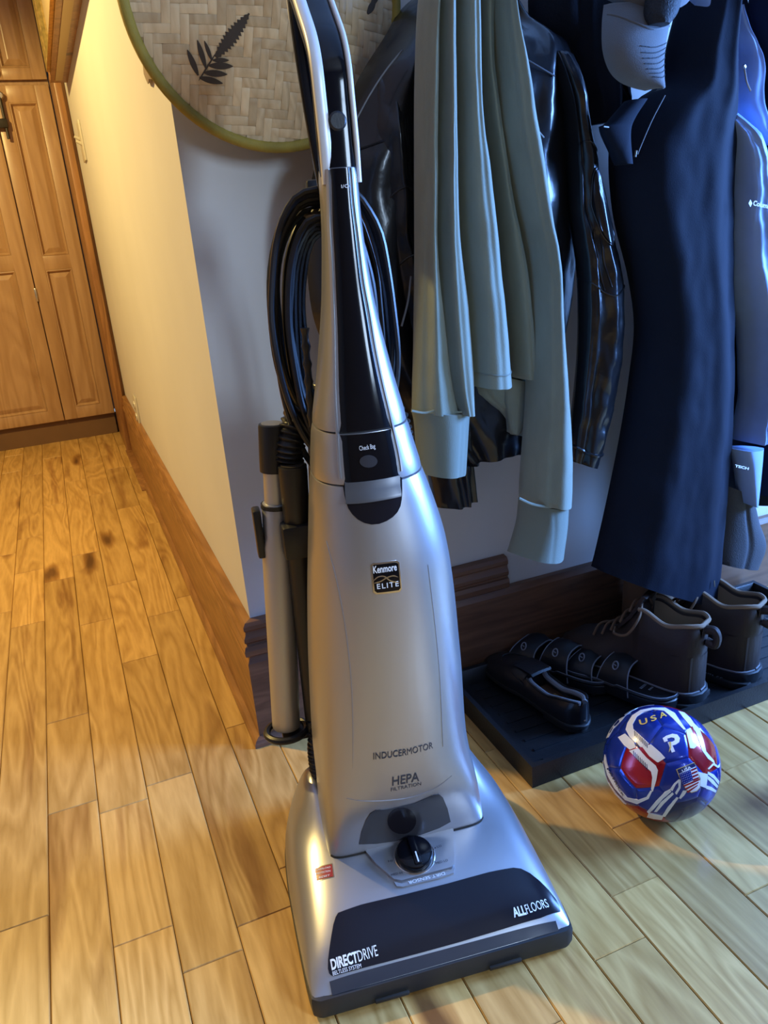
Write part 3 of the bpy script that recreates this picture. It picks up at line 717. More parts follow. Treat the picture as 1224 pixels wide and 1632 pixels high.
vpart('tool_cradle', join(tube(curve([(-.142+.0*k + .030*math.cos(t), .310 + .026*math.sin(t), .203) for k, t in enumerate(np.linspace(0, 2*math.pi, 25))], 48), .0055, 8), box(-.150, -.070, .288, .330, .196, .204, .003), box(-.112, -.07, .285, .318, .196, .225, .004)), M['blackplastic'])

# ------------------------------------------------------------------ the ball
M['ball_blue'] = mat('ball_blue', (0.010, 0.035, 0.32), 0.22, 0.35, var=0.25, scale=9, coat=0.3)
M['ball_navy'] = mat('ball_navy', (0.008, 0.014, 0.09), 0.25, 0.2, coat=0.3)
M['ball_red'] = mat('ball_red', (0.36, 0.008, 0.018), 0.22, 0.35, var=0.2, scale=9, coat=0.3)
M['ball_white'] = mat('ball_white', (0.74, 0.74, 0.76), 0.28, coat=0.3)
M['ball_gold'] = mat('ball_gold', (0.62, 0.45, 0.10), 0.4)
d0 = ray(1053, 1215); dn = d0/np.linalg.norm(d0)
BR = 0.0871; BC = CAM + dn*1.353; BC[2] = BR
ball = thing('soccer_ball', 'shiny blue, red and white soccer ball lettered USA lying on the floor', 'ball', (BC[0], BC[1], 0))
def ball_px(px, py):
    d = ray(px, py); d = d/np.linalg.norm(d); o = CAM - BC; b = o @ d; c = o @ o - BR*BR; q = b*b - c
    t = -b - math.sqrt(max(q, 0)); n = (o + d*t); return n/np.linalg.norm(n)
bz = lambda x, y: (940 + x/5.322, 1100 + y/5.322)
c1 = ball_px(*bz(690, 452)); v1 = ball_px(*bz(520, 450)); 
# truncated icosahedron: pentagon round c1 with a corner towards v1
phi = (1+5**.5)/2
ico = [np.array(v, float) for v in [(0, s, t*phi) for s in (-1, 1) for t in (-1, 1)] + [(s, t*phi, 0) for s in (-1, 1) for t in (-1, 1)] + [(t*phi, 0, s) for s in (-1, 1) for t in (-1, 1)]]
nb = lambda i: [j for j in range(12) if j != i and abs(np.linalg.norm(ico[i]-ico[j])-2) < .01]
e1 = ico[0]/np.linalg.norm(ico[0]); cor = ico[0]*2/3 + ico[nb(0)[0]]/3; u1 = cor - e1*(cor @ e1); u1 /= np.linalg.norm(u1)
w1 = v1 - c1*(v1 @ c1); w1 /= np.linalg.norm(w1)
A = np.stack([e1, u1, np.cross(e1, u1)], 1); B = np.stack([c1, w1, np.cross(c1, w1)], 1); RB = B @ A.T
pan_ = []
for i in range(12):
    c = ico[i]; pts = [c*2/3 + ico[j]/3 for j in nb(i)]; pan_.append(pts)
for i in range(12):
    for j in nb(i):
        for k in nb(i):
            if i < j < k and k in nb(j):
                a, b, c = ico[i], ico[j], ico[k]
                pan_.append([a*2/3+b/3, a/3+b*2/3, b*2/3+c/3, b/3+c*2/3, c*2/3+a/3, c/3+a*2/3])
def ball_panel(pts):
    pts = [RB @ (p/np.linalg.norm(p)) for p in pts]; c = sum(pts); c /= np.linalg.norm(c)
    a0 = pts[0] - c*(pts[0] @ c); b0 = np.cross(c, a0)
    pts.sort(key=lambda p: math.atan2(p @ b0, p @ a0))
    V, F = [], []; n = 9
    for i in range(len(pts)):
        a, b = pts[i], pts[(i+1) % len(pts)]; idx = {}
        for p in range(n+1):
            for q in range(n+1-p):
                wc = 1 - (p+q)/n; x = c*wc + a*p/n + b*q/n; x = c + (x-c)*.9955; x = x/np.linalg.norm(x)
                e = min(1, wc/.14); idx[p, q] = len(V); V.append(BC + x*BR*(1 - .013*(1-e)**2))
        for p in range(n):
            for q in range(n-p):
                F.append((idx[p, q], idx[p+1, q], idx[p, q+1]))
                if p+q < n-1: F.append((idx[p+1, q], idx[p+1, q+1], idx[p, q+1]))
    return c, (V, F)
reds = [ball_px(*bz(490, 680)), ball_px(*bz(985, 500)), ball_px(*bz(195, 380)), ball_px(*bz(560, 1090))]
for pts in pan_:
    c, vf = ball_panel(pts)
    back = c @ FWD > 0.15
    mt = 'ball_red' if any(c @ r > .955 for r in reds) or (back and any(-c @ r > .955 for r in reds)) else 'ball_blue'
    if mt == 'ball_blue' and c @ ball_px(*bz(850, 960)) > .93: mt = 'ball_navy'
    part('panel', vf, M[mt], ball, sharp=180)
part('bladder', lathe([(BR*.984*math.sin(t)+1e-5, BR*.984*math.cos(t)) for t in np.linspace(0, math.pi, 17)], 24, BC), M['ball_navy'], ball)
def S_ball(a, b):
    n = ball_px(*bz(a, b)); return BC + n*BR, n
def bdecal(name, poly, mt, o=.0006, sm=0, step=26, mirror=True):
    vf = sheet(smoothpoly(poly, sm) if sm else poly, S_ball, o, step, .0016)
    part(name, vf, M[mt], ball, sharp=60)
W_ = 'white_stripe'
bdecal(W_, [(530, 150), (640, 150), (720, 195), (770, 270), (815, 335), (795, 335), (700, 235), (630, 175), (540, 165), (460, 185), (400, 225), (365, 290), (370, 330), (420, 375), (500, 450), (490, 465), (425, 480), (340, 400), (305, 335), (320, 280), (360, 215), (430, 170)], 'ball_white')
bdecal(W_, [(750, 178), (800, 190), (850, 235), (880, 280), (930, 330), (960, 420), (985, 520), (1050, 595), (1060, 625), (1000, 580), (950, 510), (925, 430), (895, 350), (840, 290), (790, 230)], 'ball_white')
bdecal(W_, [(815, 340), (850, 320), (880, 350), (905, 420), (915, 470), (880, 495), (850, 490), (835, 420)], 'ball_white')
bdecal(W_, [(240, 400), (300, 368), (375, 440), (395, 485), (340, 505), (290, 465)], 'ball_white')
bdecal(W_, [(335, 515), (410, 490), (480, 570), (560, 640), (578, 680), (565, 760), (535, 860), (520, 840), (530, 740), (520, 690), (440, 620)], 'ball_white')
bdecal(W_, [(430, 480), (520, 460), (600, 530), (640, 575), (580, 612), (540, 600), (490, 550)], 'ball_white')
bdecal(W_, [(128, 545), (120, 600), (150, 720), (210, 830), (300, 930), (400, 965), (500, 920), (530, 855), (515, 850), (480, 905), (410, 930), (320, 910), (235, 810), (175, 710), (140, 620)], 'ball_white')
bdecal(W_, [(112, 600), (118, 690), (160, 790), (235, 890), (310, 965), (290, 960), (200, 865), (140, 770), (108, 660)], 'ball_white')
bdecal(W_, [(485, 1030), (560, 940), (640, 860), (680, 838), (690, 860), (620, 920), (540, 1010), (500, 1045)], 'ball_white', step=20)
bdecal(W_, [(545, 1030), (600, 950), (700, 865), (712, 880), (630, 960), (570, 1030)], 'ball_white', step=20)
bdecal(W_, [(610, 1070), (660, 990), (735, 905), (752, 912), (690, 1000), (640, 1070)], 'ball_white', step=20)
bdecal(W_, [(485, 1075), (500, 1040), (625, 1065), (610, 1098), (540, 1090)], 'ball_white', step=20)
bdecal(W_, [(680, 840), (715, 790), (755, 755), (772, 760), (768, 830), (735, 885), (722, 870), (752, 820), (750, 780), (728, 800), (700, 855)], 'ball_white', step=18)
bdecal(W_, [(755, 915), (790, 850), (825, 850), (800, 890), (770, 920)], 'ball_white', step=18)
bdecal(W_, [(915, 690), (1000, 712), (985, 830), (930, 810), (938, 750)], 'ball_white', step=20)
bdecal(W_, [(1000, 690), (1050, 715), (1095, 770), (1090, 800), (1050, 750), (1000, 712)], 'ball_white', step=18)
bdecal(W_, [(1000, 725), (1045, 760), (1085, 810), (1078, 830), (1035, 790), (998, 755)], 'ball_white', step=18)
bdecal(W_, [(990, 808), (1030, 820), (1072, 850), (1065, 868), (1020, 845), (985, 835)], 'ball_white', step=18)
bdecal(W_, [(1000, 665), (1050, 615), (1085, 645), (1102, 620), (1098, 650), (1085, 660), (1048, 635), (1008, 672)], 'ball_white', step=18)
bdecal('dark_stripe', [(395, 440), (430, 485), (410, 490), (390, 470)], 'ball_navy', .0009)
bdecal('red_stripe', [(425, 488), (445, 482), (505, 560), (580, 618), (610, 620), (575, 640), (500, 575)], 'ball_red', .0008)
bdecal('red_stripe', [(850, 310), (870, 310), (905, 400), (918, 480), (905, 480), (890, 400)], 'ball_red', .0008)
bdecal(W_, [(140, 410), (175, 330), (240, 250), (300, 222), (270, 260), (200, 330), (160, 400)], 'ball_white')
bdecal(W_, [(290, 205), (360, 150), (450, 118), (545, 112), (520, 125), (430, 140), (350, 180), (300, 220)], 'ball_white')
# hatch lines on the white stripes
for k in range(9):
    x, y = 378 + k*13, 345 + k*12.5
    bdecal('hatch', [(x, y), (x+5, y), (x+9, y+45), (x+4, y+45)], 'ball_navy', .0010, 0, 30)
    x, y = 370 + k*14, 515 + k*14
    bdecal('hatch', [(x, y), (x+5, y), (x+9, y+50), (x+4, y+50)], 'ball_navy', .0010, 0, 30)
# P emblem, flag shield, lettering
emb = [(618, 408), (648, 388), (700, 371), (740, 378), (763, 408), (757, 442), (728, 462), (700, 470), (722, 520), (695, 530), (660, 442), (700, 438), (722, 425), (716, 406), (690, 402), (655, 412), (662, 432), (632, 442)]
bdecal('emblem', emb, 'ball_white', .0009, 0, 14)
bdecal('emblem', [(672, 440), (688, 440), (690, 490), (670, 528), (680, 475)], 'ball_gold', .0012, 0, 14)
sh = [(732, 672), (885, 612), (915, 690), (935, 770), (932, 825), (905, 855), (860, 868), (815, 845), (785, 790), (755, 730)]
bdecal('shield', sh, 'ball_gold', .0010, 0, 18)
cx_, cy_ = 835, 745
inn = [(cx_+(x-cx_)*.95, cy_+(y-cy_)*.95) for x, y in sh]
bdecal('shield', inn, 'ball_white', .0013, 0, 18)
bdecal('shield', [(738, 674), (882, 616), (893, 645), (751, 708)], 'ball_navy', .0016, 0, 18)
bdecal('shield', [(752, 712), (848, 674), (872, 760), (790, 800), (770, 760)], 'ball_blue', .0016, 0, 18)
L0 = np.array([(870, 668), (897, 655), (903, 672), (876, 685)], float)
for k in range(4):
    dx, dy = 5.5*k, 27*k
    bdecal('flag_stripe', [(853+dx, 672+dy), (897+dx*1.3, 653+dy), (901+dx*1.3, 666+dy), (857+dx, 686+dy)] if k < 4 else [], 'ball_red', .0016, 0, 18)
for k in range(3):
    dy = 26*k
    bdecal('flag_stripe', [(792+dy*.5, 803+dy), (926-dy*.25, 748+dy*.95), (926-dy*.4, 761+dy*.95), (798+dy*.55, 816+dy)], 'ball_red', .0016, 0, 18)
for r_ in range(5):
    for c_ in range(6):
        x, y = 768 + c_*14 + r_*5, 716 + r_*17 - c_*5.5
        bdecal('star', [(x-2.5, y), (x, y-2.5), (x+2.5, y), (x, y+2.5)], 'ball_white', .0019, 0, 10)
sb = lambda a, b: (lambda r: (r[0], r[1]))(S_ball(a, -b))
S_b2 = lambda a, b: S_ball(a, -b)
def bl_text(t, A_, B_, h, mt, o, **kw): part('lettering', lettering(t, (A_[0], -A_[1]), (B_[0], -B_[1]), h, S_b2, o, **kw), M[mt], ball, smooth=False)
bl_text('U', (428, 300), (495, 282), 45, 'ball_gold', .0011, bold=.02)
bl_text('S', (525, 270), (572, 252), 45, 'ball_gold', .0011, bold=.02)
bl_text('A', (598, 243), (655, 222), 45, 'ball_gold', .0011, bold=.02)
bl_text('USA', (782, 692), (858, 660), 20, 'ball_white', .0019, bold=.02)
bl_text('PATRICK', (148, 665), (285, 905), 15, 'ball_navy', .0011, bold=.02)

# ------------------------------------------------------------------ hat of woven bamboo on the corner of the wall
M['bamboo'] = wood('bamboo_strip', [(0.52, 0.35, 0.18), (0.72, 0.53, 0.30)], 2, 0.42, 1.0, rnd=True, knots=False)
M['band'] = mat('yellow_cloth_band', (0.30, 0.215, 0.03), 0.7, var=0.15, scale=40, bump=0.3, bscale=500)
M['fern'] = mat('dark_fern_print', (0.055, 0.04, 0.028), 0.7)
HC = np.array([0.354, 1.205, 1.212]); HR = 0.192; HH = 0.085
hat = thing('conical_hat', 'conical woven bamboo hat with yellow cloth rim and fern prints hung on the wall corner', 'hat', (HC[0], YW, HC[2]))
def cone(u, v, o=0.0):
    rho = math.hypot(u, v); k = max(0.0, 1 - rho/HR)
    y = HC[1] - HH*(k if k < .9 else .9 + .05*(1-((1-k)/.1)**2)) - o
    return np.array([HC[0]+u, y, HC[2]+v])
CELL = 0.0112; ang = math.radians(-6); ca_, sa_ = math.cos(ang), math.sin(ang)
def strip_mesh(k, vert):
    a = (k+.5)*CELL
    if abs(a) > HR-.006: return None
    lim = math.sqrt((HR-.004)**2 - a*a); hw = CELL*.49; r = []
    n = int(2*lim/(CELL/3)) + 1
    for t in np.linspace(-lim, lim, n):
        m_ = math.floor(t/CELL); fr_ = t/CELL - m_
        i, j = (k, m_) if vert else (m_, k)
        def over(mm):
            ii, jj = (k, mm) if vert else (mm, k)
            q = ((ii + jj) % 6) < 3
            return (1 if q else -1)*(1 if vert else -1)
        o0 = over(m_); 
        nbv = over(m_+1) if fr_ > .5 else over(m_-1); e = abs(fr_-.5)*2
        o = o0 if nbv == o0 else o0*(1-e**3)
        row = []
        for s, dz in ((-1, -.0003), (-.5, 0.0002), (.5, 0.0002), (1, -.0003)):
            p, q = (a + s*hw, t) if vert else (t, a + s*hw)
            u, v = ca_*p - sa_*q, sa_*p + ca_*q
            row.append(tuple(cone(u, v, .0011*o + dz)))
        r.append(row)
    return loft(r, closed=False)
for vert in (True, False):
    for k in range(-18, 18):
        vf = strip_mesh(k, vert)
        if vf: part('bamboo_strip', vf, M['bamboo'], hat, sharp=60)
part('lining', loft([[tuple(cone(r*math.cos(t), r*math.sin(t), -.004)) for t in np.linspace(0, 2*math.pi, 48, endpoint=False)] for r in (.001, .03, .07, .11, .15, .19)]), M['joint'], hat)
rimp = [cone(HR*math.cos(t), HR*math.sin(t)) for t in np.linspace(0, 2*math.pi, 97)]
part('rim_band', tube(rimp, .0078, 12, cap=False), M['band'], hat)
S_cone = lambda a, b: (cone(a, b), np.array([0, -1.0, 0]))
hx = lambda x, y: (lambda p: (p[0]-HC[0], p[2]-HC[2]))(onY(180 + x/2.55, y/2.55, HC[1] - .035))
def leaflet(a, b, w_, n=9, ser=0.0):
    a = np.array(hx(*a)); b = np.array(hx(*b)); d = b-a; nn = np.array([-d[1], d[0]])
    L, R = [], []
    for i, t in enumerate(np.linspace(0, 1, n)):
        wd = w_*(math.sin(math.pi*min(1, t*.92+.06))**.8)*(1 - ser*(i % 2))
        L.append(a + d*t + nn*wd); R.append(a + d*t - nn*wd)
    return sheet(L + R[::-1], S_cone, .0021, .006, .0008)
LF = [((355, 298), (308, 195), .11), ((383, 270), (345, 160), .10), ((405, 243), (372, 165), .10), ((408, 242), (470, 246), .13), ((395, 262), (487, 270), .13), ((378, 288), (467, 300), .13), ((360, 306), (452, 334), .12)]
lv = [leaflet(*q) for q in LF] + [leaflet((420, 232), (535, 75), .15, 27, .45), leaflet((358, 318), (425, 205), .025)]
part('fern_print', join(*lv), M['fern'], hat, smooth=False)
part('fern_print', join(leaflet((1045, 48), (1085, -10), .2), leaflet((1060, 20), (1110, -60), .14)), M['fern'], hat, smooth=False)
part('tie_ribbon', loft([[tuple(onX(x+s*w_, y, XW-.004-o)) for s, o in ((-1, 0), (0, .003), (1, 0))] for x, y, w_, in ((230, 80, 5), (233, 100, 6), (236, 118, 7), (237, 126, 5), (236, 134, .6))], closed=False), mat('taupe_ribbon', (.27, .2, .15), .6), hat)

# ------------------------------------------------------------------ boot tray
M['tray'] = mat('black_tray_plastic', (0.006, 0.0065, 0.008), 0.42, bump=0.2, bscale=300)
TX0, TX1, TY0, TY1, TZ = 0.577, 1.40, 0.905, 1.228, 0.042
tray = thing('boot_tray', 'long black plastic boot tray on the floor along the shaded baseboard', 'tray', ((TX0+TX1)/2, (TY0+TY1)/2, 0))
def rect(q, z): return [(TX0+q, TY0+q, z), (TX1-q, TY0+q, z), (TX1-q, TY1-q, z), (TX0+q, TY1-q, z)]
part('rim', loft([rect(.0, .0005), rect(-.0, .036), rect(.001, TZ), rect(.010, TZ), rect(.012, TZ-.003), rect(.018, .008)], cap=False), M['tray'], tray, sharp=25)
part('base', loft([rect(.001, .0005), rect(.001, .006), rect(.017, .0085)]), M['tray'], tray, smooth=False)
part('base_ribs', join(*[box(TX0+.05, TX1-.05, y, y+.006, .008, .0105) for y in np.arange(TY0+.04, TY1-.03, .03)]), M['tray'], tray, smooth=False)
TB = 0.0107

# ------------------------------------------------------------------ footwear: own space x from heel to toe, z up
M['leather'] = mat('black_shoe_leather', (0.012, 0.012, 0.014), 0.30, bump=0.15, bscale=120)
M['lining'] = mat('grey_shoe_lining', (0.16, 0.16, 0.17), 0.8)
M['insole'] = mat('brown_insole', (0.09, 0.045, 0.025), 0.6)
M['sole'] = mat('black_sole', (0.010, 0.010, 0.011), 0.6)
M['boot'] = mat('dark_brown_boot_leather', (0.030, 0.019, 0.016), 0.55, bump=0.2, bscale=150)
M['tan'] = mat('tan_lining', (0.24, 0.165, 0.105), 0.8)
M['eva'] = mat('black_foam_sandal', (0.010, 0.011, 0.014), 0.45, bump=0.1, bscale=600)
M['edge_grey'] = mat('pale_edge_paint', (0.20, 0.22, 0.26), 0.4)
M['suede'] = mat('tan_suede', (0.16, 0.095, 0.055), 0.9, bump=0.3, bscale=600)
def outline(L, wl, wr, n=40):
    xs = np.linspace(0, 1, n); a = [(x*L, float(wl(x)), 0) for x in xs]; b = [(x*L, -float(wr(x)), 0) for x in xs[::-1]]
    return a + b
def slab(L, wl, wr, z0, z1, g=1.0, rise=None):
    o = outline(L, wl, wr); cx = L/2
    rs = lambda x: float(rise(x/L)) if rise is not None else 0
    sc = lambda k, z: [(cx+(p[0]-cx)*k, p[1]*k, z + rs(p[0])) for p in o]
    return loft([sc(.985*g, z0), sc(g, z0+.002), sc(g, z1-.002), sc(.985*g, z1)])
def upper(L, wl, wr, top, z0, x_open, fl, lean=0.0, thick=.004, n=44, m=20):
    """shoe upper: dome at the toe, hollow walls where it is open; returns outer mesh and topline points"""
    rings = []; tl, tr = [], []
    for i, t in enumerate(np.concatenate([[0.004, .012, .025, .045], np.linspace(.07, .975, n), [.988, .997]])):
        a, b = float(wl(t)), float(wr(t)); h = float(top(t)); x = t*L; ring = []
        op = x_open[0] <= t < x_open[1]
        if op:
            k = lean
            pts = [(a, z0), (a*1.0, z0+.3*(h-z0)), (a*(1-.3*k), z0+.65*(h-z0)), (a*(1-.75*k), h-.003), (a*(1-.78*k)-thick*.5, h), (a*(1-.75*k)-thick, h-.004), (a*(1-.3*k)-thick, z0+.5*(h-z0)), (a*.85-thick, fl+.004), (a*.5, fl), (0.0, fl)]
            pts2 = [(-b*.5, fl), (-b*.85+thick, fl+.004), (-b*(1-.3*k)+thick, z0+.5*(h-z0)), (-b*(1-.75*k)+thick, h-.004), (-b*(1-.78*k)+thick*.5, h), (-b*(1-.75*k), h-.003), (-b*(1-.3*k), z0+.65*(h-z0)), (-b*1.0, z0+.3*(h-z0)), (-b, z0)]
            ring = pts + pts2; tl.append((x, pts[4][0], h)); tr.append((x, pts2[4][0], h))
        else:
            for q in range(19):
                u = math.pi*q/18; c, s_ = math.cos(u), math.sin(u)
                w_ = a if c > 0 else b
                ring.append((w_*math.copysign(abs(c)**.75, c), z0 + (h-z0)*abs(s_)**.8))
        ring += [(-b*.5, z0-.001), (a*.5, z0-.001)]
        rings.append([(x, p, z) for p, z in ring])
    return loft(rings), tl, tr
def xf(vf, c, rz, s=1.0, tilt=0.0, roll=0.0):
    Rm = Matrix.Rotation(rz, 3, 'Z') @ Matrix.Rotation(tilt, 3, 'Y') @ Matrix.Rotation(roll, 3, 'X')
    return [tuple(np.asarray(c) + np.array(Rm @ Vector(p))*s) for p in vf[0]], vf[1]
def heel_toe(h, t, z): 
    a = onZ(*h, z); b = onZ(*t, z); d = b - a
    return a, math.atan2(d[1], d[0]), float(np.hypot(d[0], d[1]))

# loafer
swl = spl([0, .03, .08, .2, .45, .7, .85, .95, 1], [.004, .018, .028, .033, .034, .044, .042, .028, .004])
swr = spl([0, .03, .08, .2, .45, .7, .85, .95, 1], [.004, .018, .028, .032, .032, .040, .037, .024, .004])
hp, ha, hl = heel_toe((932, 1166), (784, 1058), TB)
lo = thing('loafer', 'black leather loafer with worn grey lining lying in the tray left of the sandal', 'shoe', (hp[0]+.05, hp[1]+.1, TB))
lt = spl([0, .04, .15, .3, .44, .50, .60, .75, .9, 1], [.060, .062, .056, .044, .047, .060, .062, .050, .038, .024])
U, tl, tr = upper(.285, swl, swr, lt, .016, (.02, .47), .022, .25)
L_ = lambda vf: xf(vf, (hp[0], hp[1], TB), ha)
part('upper', L_(U), M['leather'], lo, sharp=45)
part('sole', L_(join(slab(.287, swl, swr, 0.008, .017, 1.03), slab(.075, spl([0, .2, 1], [.006, .026, .034]), spl([0, .2, 1], [.006, .026, .034]), 0, .010))), M['sole'], lo)
part('insole', L_(slab(.13, spl([0, .1, .3, 1], [.002, .018, .026, .027]), spl([0, .1, .3, 1], [.002, .018, .026, .026]), .0225, .0245)), M['insole'], lo)
part('insole_label', L_(box(.075, .095, -.012, .012, .0245, .0252)), M['gold'], lo, smooth=False)
part('topline', L_(join(tube(curve(tl, 30), .0022, 6), tube(curve(tr, 30), .0022, 6))), M['leather'], lo)
part('lining', L_(join(tube([(x, y-.006*np.sign(y), z-.004) for x, y, z in tl], .005, 8), tube([(x, y-.006*np.sign(y), z-.004) for x, y, z in tr], .005, 8))), M['lining'], lo)
fl_ = [[(x, y, .060 - .00025*(y*1000/10)**2 + zz) for y in np.linspace(-.024, .024, 9)] for x, zz in ((.118, .004), (.122, .0075), (.150, .0055), (.175, .0015))]
part('vamp_tongue', L_(loft(fl_, closed=False)), M['leather'], lo)
part('vamp_seam', L_(tube(curve([(.135, .034, .040), (.18, .030, .050), (.225, .016, .047), (.235, 0, .046), (.225, -.016, .047), (.18, -.028, .050), (.135, -.031, .040)], 30), .0016, 6)), M['leather'], lo)

# sandals
fwl = spl([0, .03, .1, .25, .5, .72, .88, .96, 1], [.004, .019, .030, .035, .036, .047, .046, .032, .005])
fwr = spl([0, .03, .1, .25, .5, .72, .88, .96, 1], [.004, .019, .030, .034, .033, .044, .041, .027, .005])
def sandal(root, h, rz, z, tilt=0.0):
    S = lambda vf: xf(([(p[0], p[1]*1.2, p[2]) for p in vf[0]], vf[1]), (h[0], h[1], z), rz, 1.0, tilt)
    part('sole', S(slab(.275, fwl, fwr, 0, .020)), M['eva'], root)
    part('footbed', S(slab(.262, fwl, fwr, .018, .0225, .95)), M['eva'], root)
    o = outline(.275, fwl, fwr); rim = [(p[0]*.985+.002, p[1]*.985, .0215 + (.004 if p[0] < .1 else .0)) for p in o]
    part('footbed_rim', S(tube(rim + [rim[0]], .0030, 8, cap=False)), M['eva'], root)
    part('footbed_highlight', S(tube([(p[0], p[1]*1.0, p[2]+.0026) for p in rim + [rim[0]]], .0009, 6, cap=False)), M['edge_grey'], root)  # pale tube draws the rim's highlight in colour
    part('tread', S(join(*[box(x, x+.007, -.030, .030, -.0018, .002) for x in np.arange(.02, .25, .018)])), M['sole'], root, smooth=False)
    for x0, x1, hh in ((.085, .135, .072), (.160, .205, .056)):
        r = []; e0, e1 = [], []
        for t in np.linspace(0, math.pi, 21):
            c, s_ = math.cos(t), math.sin(t); row = []
            for k, x in enumerate(np.linspace(x0, x1, 5)):
                wd = float(fwl(x/.275)) if c > 0 else float(fwr(x/.275))
                y = wd*1.01*math.copysign(abs(c)**.7, c); zz = .010 + (hh - (.006*abs(k-2)/2) - .010)*s_**.8
                row.append((x + (.010*(1-s_)*(-1 if k == 0 else 1 if k == 4 else 0)), y, zz))
            r.append(row + [(p[0], p[1]*.94, p[2]-.0035*(.3+s_)) for p in row[::-1]]); e0.append(row[0]); e1.append(row[-1])
        sp = part('strap', S(loft(r)), M['eva'], root, sharp=50)
        part('strap_edge', S(join(tube(e0, .0013, 6), tube(e1, .0010, 6))), M['edge_grey'], root, sp)
        part('buckle', S(join(tube([(x0+.022+.010*math.cos(a), -.020-.0*a, hh-.004+0*a) if False else (x0+.022+.0055*math.cos(a), .0315+.003*math.sin(a), hh*.78+.010-.007*math.sin(a)) for a in np.linspace(0, 2*math.pi, 17)], .0012, 6, cap=False), tube([(x0+.020, .032, hh*.78+.010), (x0+.026, .0315, hh*.78+.011)], .0010, 6))), M['edge_grey'], root, sp)
    return root
h1, a1, l1 = heel_toe((1078, 1120), (900, 1046), .03)
s1 = thing('sandal', 'black foam two-strap sandal with pale strap edges behind the soccer ball', 'sandal', (h1[0], h1[1], TB), group='pair of black sandals')
sandal(s1, h1, a1, TB+.008, 0.0)
part('footbed_print', xf(join(*[box(.062, .067, -.004+k*.0045, -.001+k*.0045, .0226, .0230) for k in range(5)] + [box(.048, .052, -.002+k*.005, .001+k*.005, .0226, .0230) for k in range(3)]), (h1[0], h1[1], TB+.008), a1), M['edge_grey'], s1, smooth=False)
h2 = h1 + np.array([-.062, .105, 0])
s2 = thing('sandal', 'black two-strap sandal half hidden behind the front sandal, nearest the baseboard', 'sandal', (h2[0], h2[1], TB), group='pair of black sandals')
sandal(s2, h2, a1 + .06, TB+.003)

# work boots
bwl = spl([0, .03, .08, .2, .45, .7, .85, .95, 1], [.010, .026, .036, .041, .040, .050, .047, .034, .006])
bwr = spl([0, .03, .08, .2, .45, .7, .85, .95, 1], [.010, .026, .036, .041, .038, .047, .044, .030, .006])
btop = spl([0, .05, .2, .36, .42, .50, .60, .72, .85, 1], [.150, .150, .142, .156, .150, .118, .092, .078, .068, .040])
def boot(root, h, rz, zb):
    S = lambda vf: xf(([(p[0], p[1]*1.06, p[2]*1.16) for p in vf[0]], vf[1]), (h[0], h[1], zb), rz)
    U, tl, tr = upper(.300, bwl, bwr, btop, .028, (.018, .40), .050, .10, .006)
    part('upper', S(U), M['boot'], root, sharp=45)
    so = part('sole', S(join(slab(.303, bwl, bwr, .008, .029, 1.04), slab(.090, spl([0, .2, 1], [.010, .034, .042]), spl([0, .2, 1], [.010, .034, .042]), 0, .012), slab(.170, spl([0, .2, .6, 1], [.036, .048, .048, .006]), spl([0, .2, .6, 1], [.036, .046, .044, .006]), 0, .012))), M['sole'], root)
    so['_'] = 0; del so['_']
    part('welt', S(tube([(p[0]*1.0, p[1]*1.04, .0295) for p in outline(.303, bwl, bwr)] + [(0, .006, .0295)], .0018, 6, cap=False)), M['lining'], root)
    back = [(.004, y, .149) for y in (-.014, 0, .014)]
    top = sorted(tr, key=lambda p: -p[0]) + back + sorted(tl, key=lambda p: p[0])
    part('collar', S(tube(curve(top, 60), .0040, 8)), M['tan'], root)
    ln = [[(p[0], p[1]*k - math.copysign(.0062, p[1])*1.0, p[2]-dz) for p in (sorted(tr, key=lambda p: -p[0]) + sorted(tl, key=lambda p: p[0]))] for k, dz in ((.97, .006), (.95, .045), (.9, .085))]
    part('lining', S(loft(ln, closed=False)), M['tan'], root)
    tg = [[(x, y, z - .00004*(y*1000)**2*.1) for y in np.linspace(-.026, .026, 7)] for x, z in ((.105, .176), (.110, .176), (.118, .160), (.135, .132), (.160, .106))]
    part('tongue', S(loft([r + [(p[0]+.006, p[1], p[2]+.002) for p in r[::-1]] for r in tg])), M['boot'], root, sharp=50)
    for k in range(5):
        x = .126 + .019*k; z = float(btop(x/.3)) + .006
        part('lace', S(tube(curve([(x-.004, -.030, z-.016), (x-.002, -.014, z), (x+.008, .012, z+.003), (x+.012, .028, z-.014)], 12), .0026, 6)), M['suede'], root)
    part('lace', S(tube(curve([(.122, .010, .158), (.105, .050, .150), (.120, .064, .120), (.150, .058, .110), (.165, .030, .106)], 26), .0024, 6)), M['suede'], root)
    part('pull_tab', S(tube(curve([(-.0015, 0, .118), (-.016, 0, .116), (-.020, 0, .128), (-.014, 0, .140), (.002, 0, .138)], 22), .0075, 10, flat=1.0)), M['boot'], root)
    part('heel_counter', S(loft([[(x*.3, s_*float((bwl if s_ > 0 else bwr)(max(0, x)))*1.03, z) for x, s_ in ((.25-(z-.03)*1.4, 1), (.12, 1), (.04, 1), (.0, 1), (.0, -1), (.04, -1), (.12, -1), (.25-(z-.03)*1.4, -1))] for z in (.030, .060, .095)], closed=False)), M['boot'], root)
    return S
bh1, ba1, _ = heel_toe((1118, 1108), (985, 1012), TB+.02)
b1 = thing('work_boot', 'dark brown lace-up work boot with tan lining right behind the sandal', 'boot', (bh1[0], bh1[1], TB), group='pair of brown work boots')
ba1 = math.radians(112)
boot(b1, bh1, ba1, TB)
bh2 = bh1 + np.array([.140, .004, 0])
b2 = thing('work_boot', 'dark brown work boot with tan collar farther along the tray below the blue jacket', 'boot', (bh2[0], bh2[1], TB), group='pair of brown work boots')
Sb = boot(b2, bh2, ba1, TB)
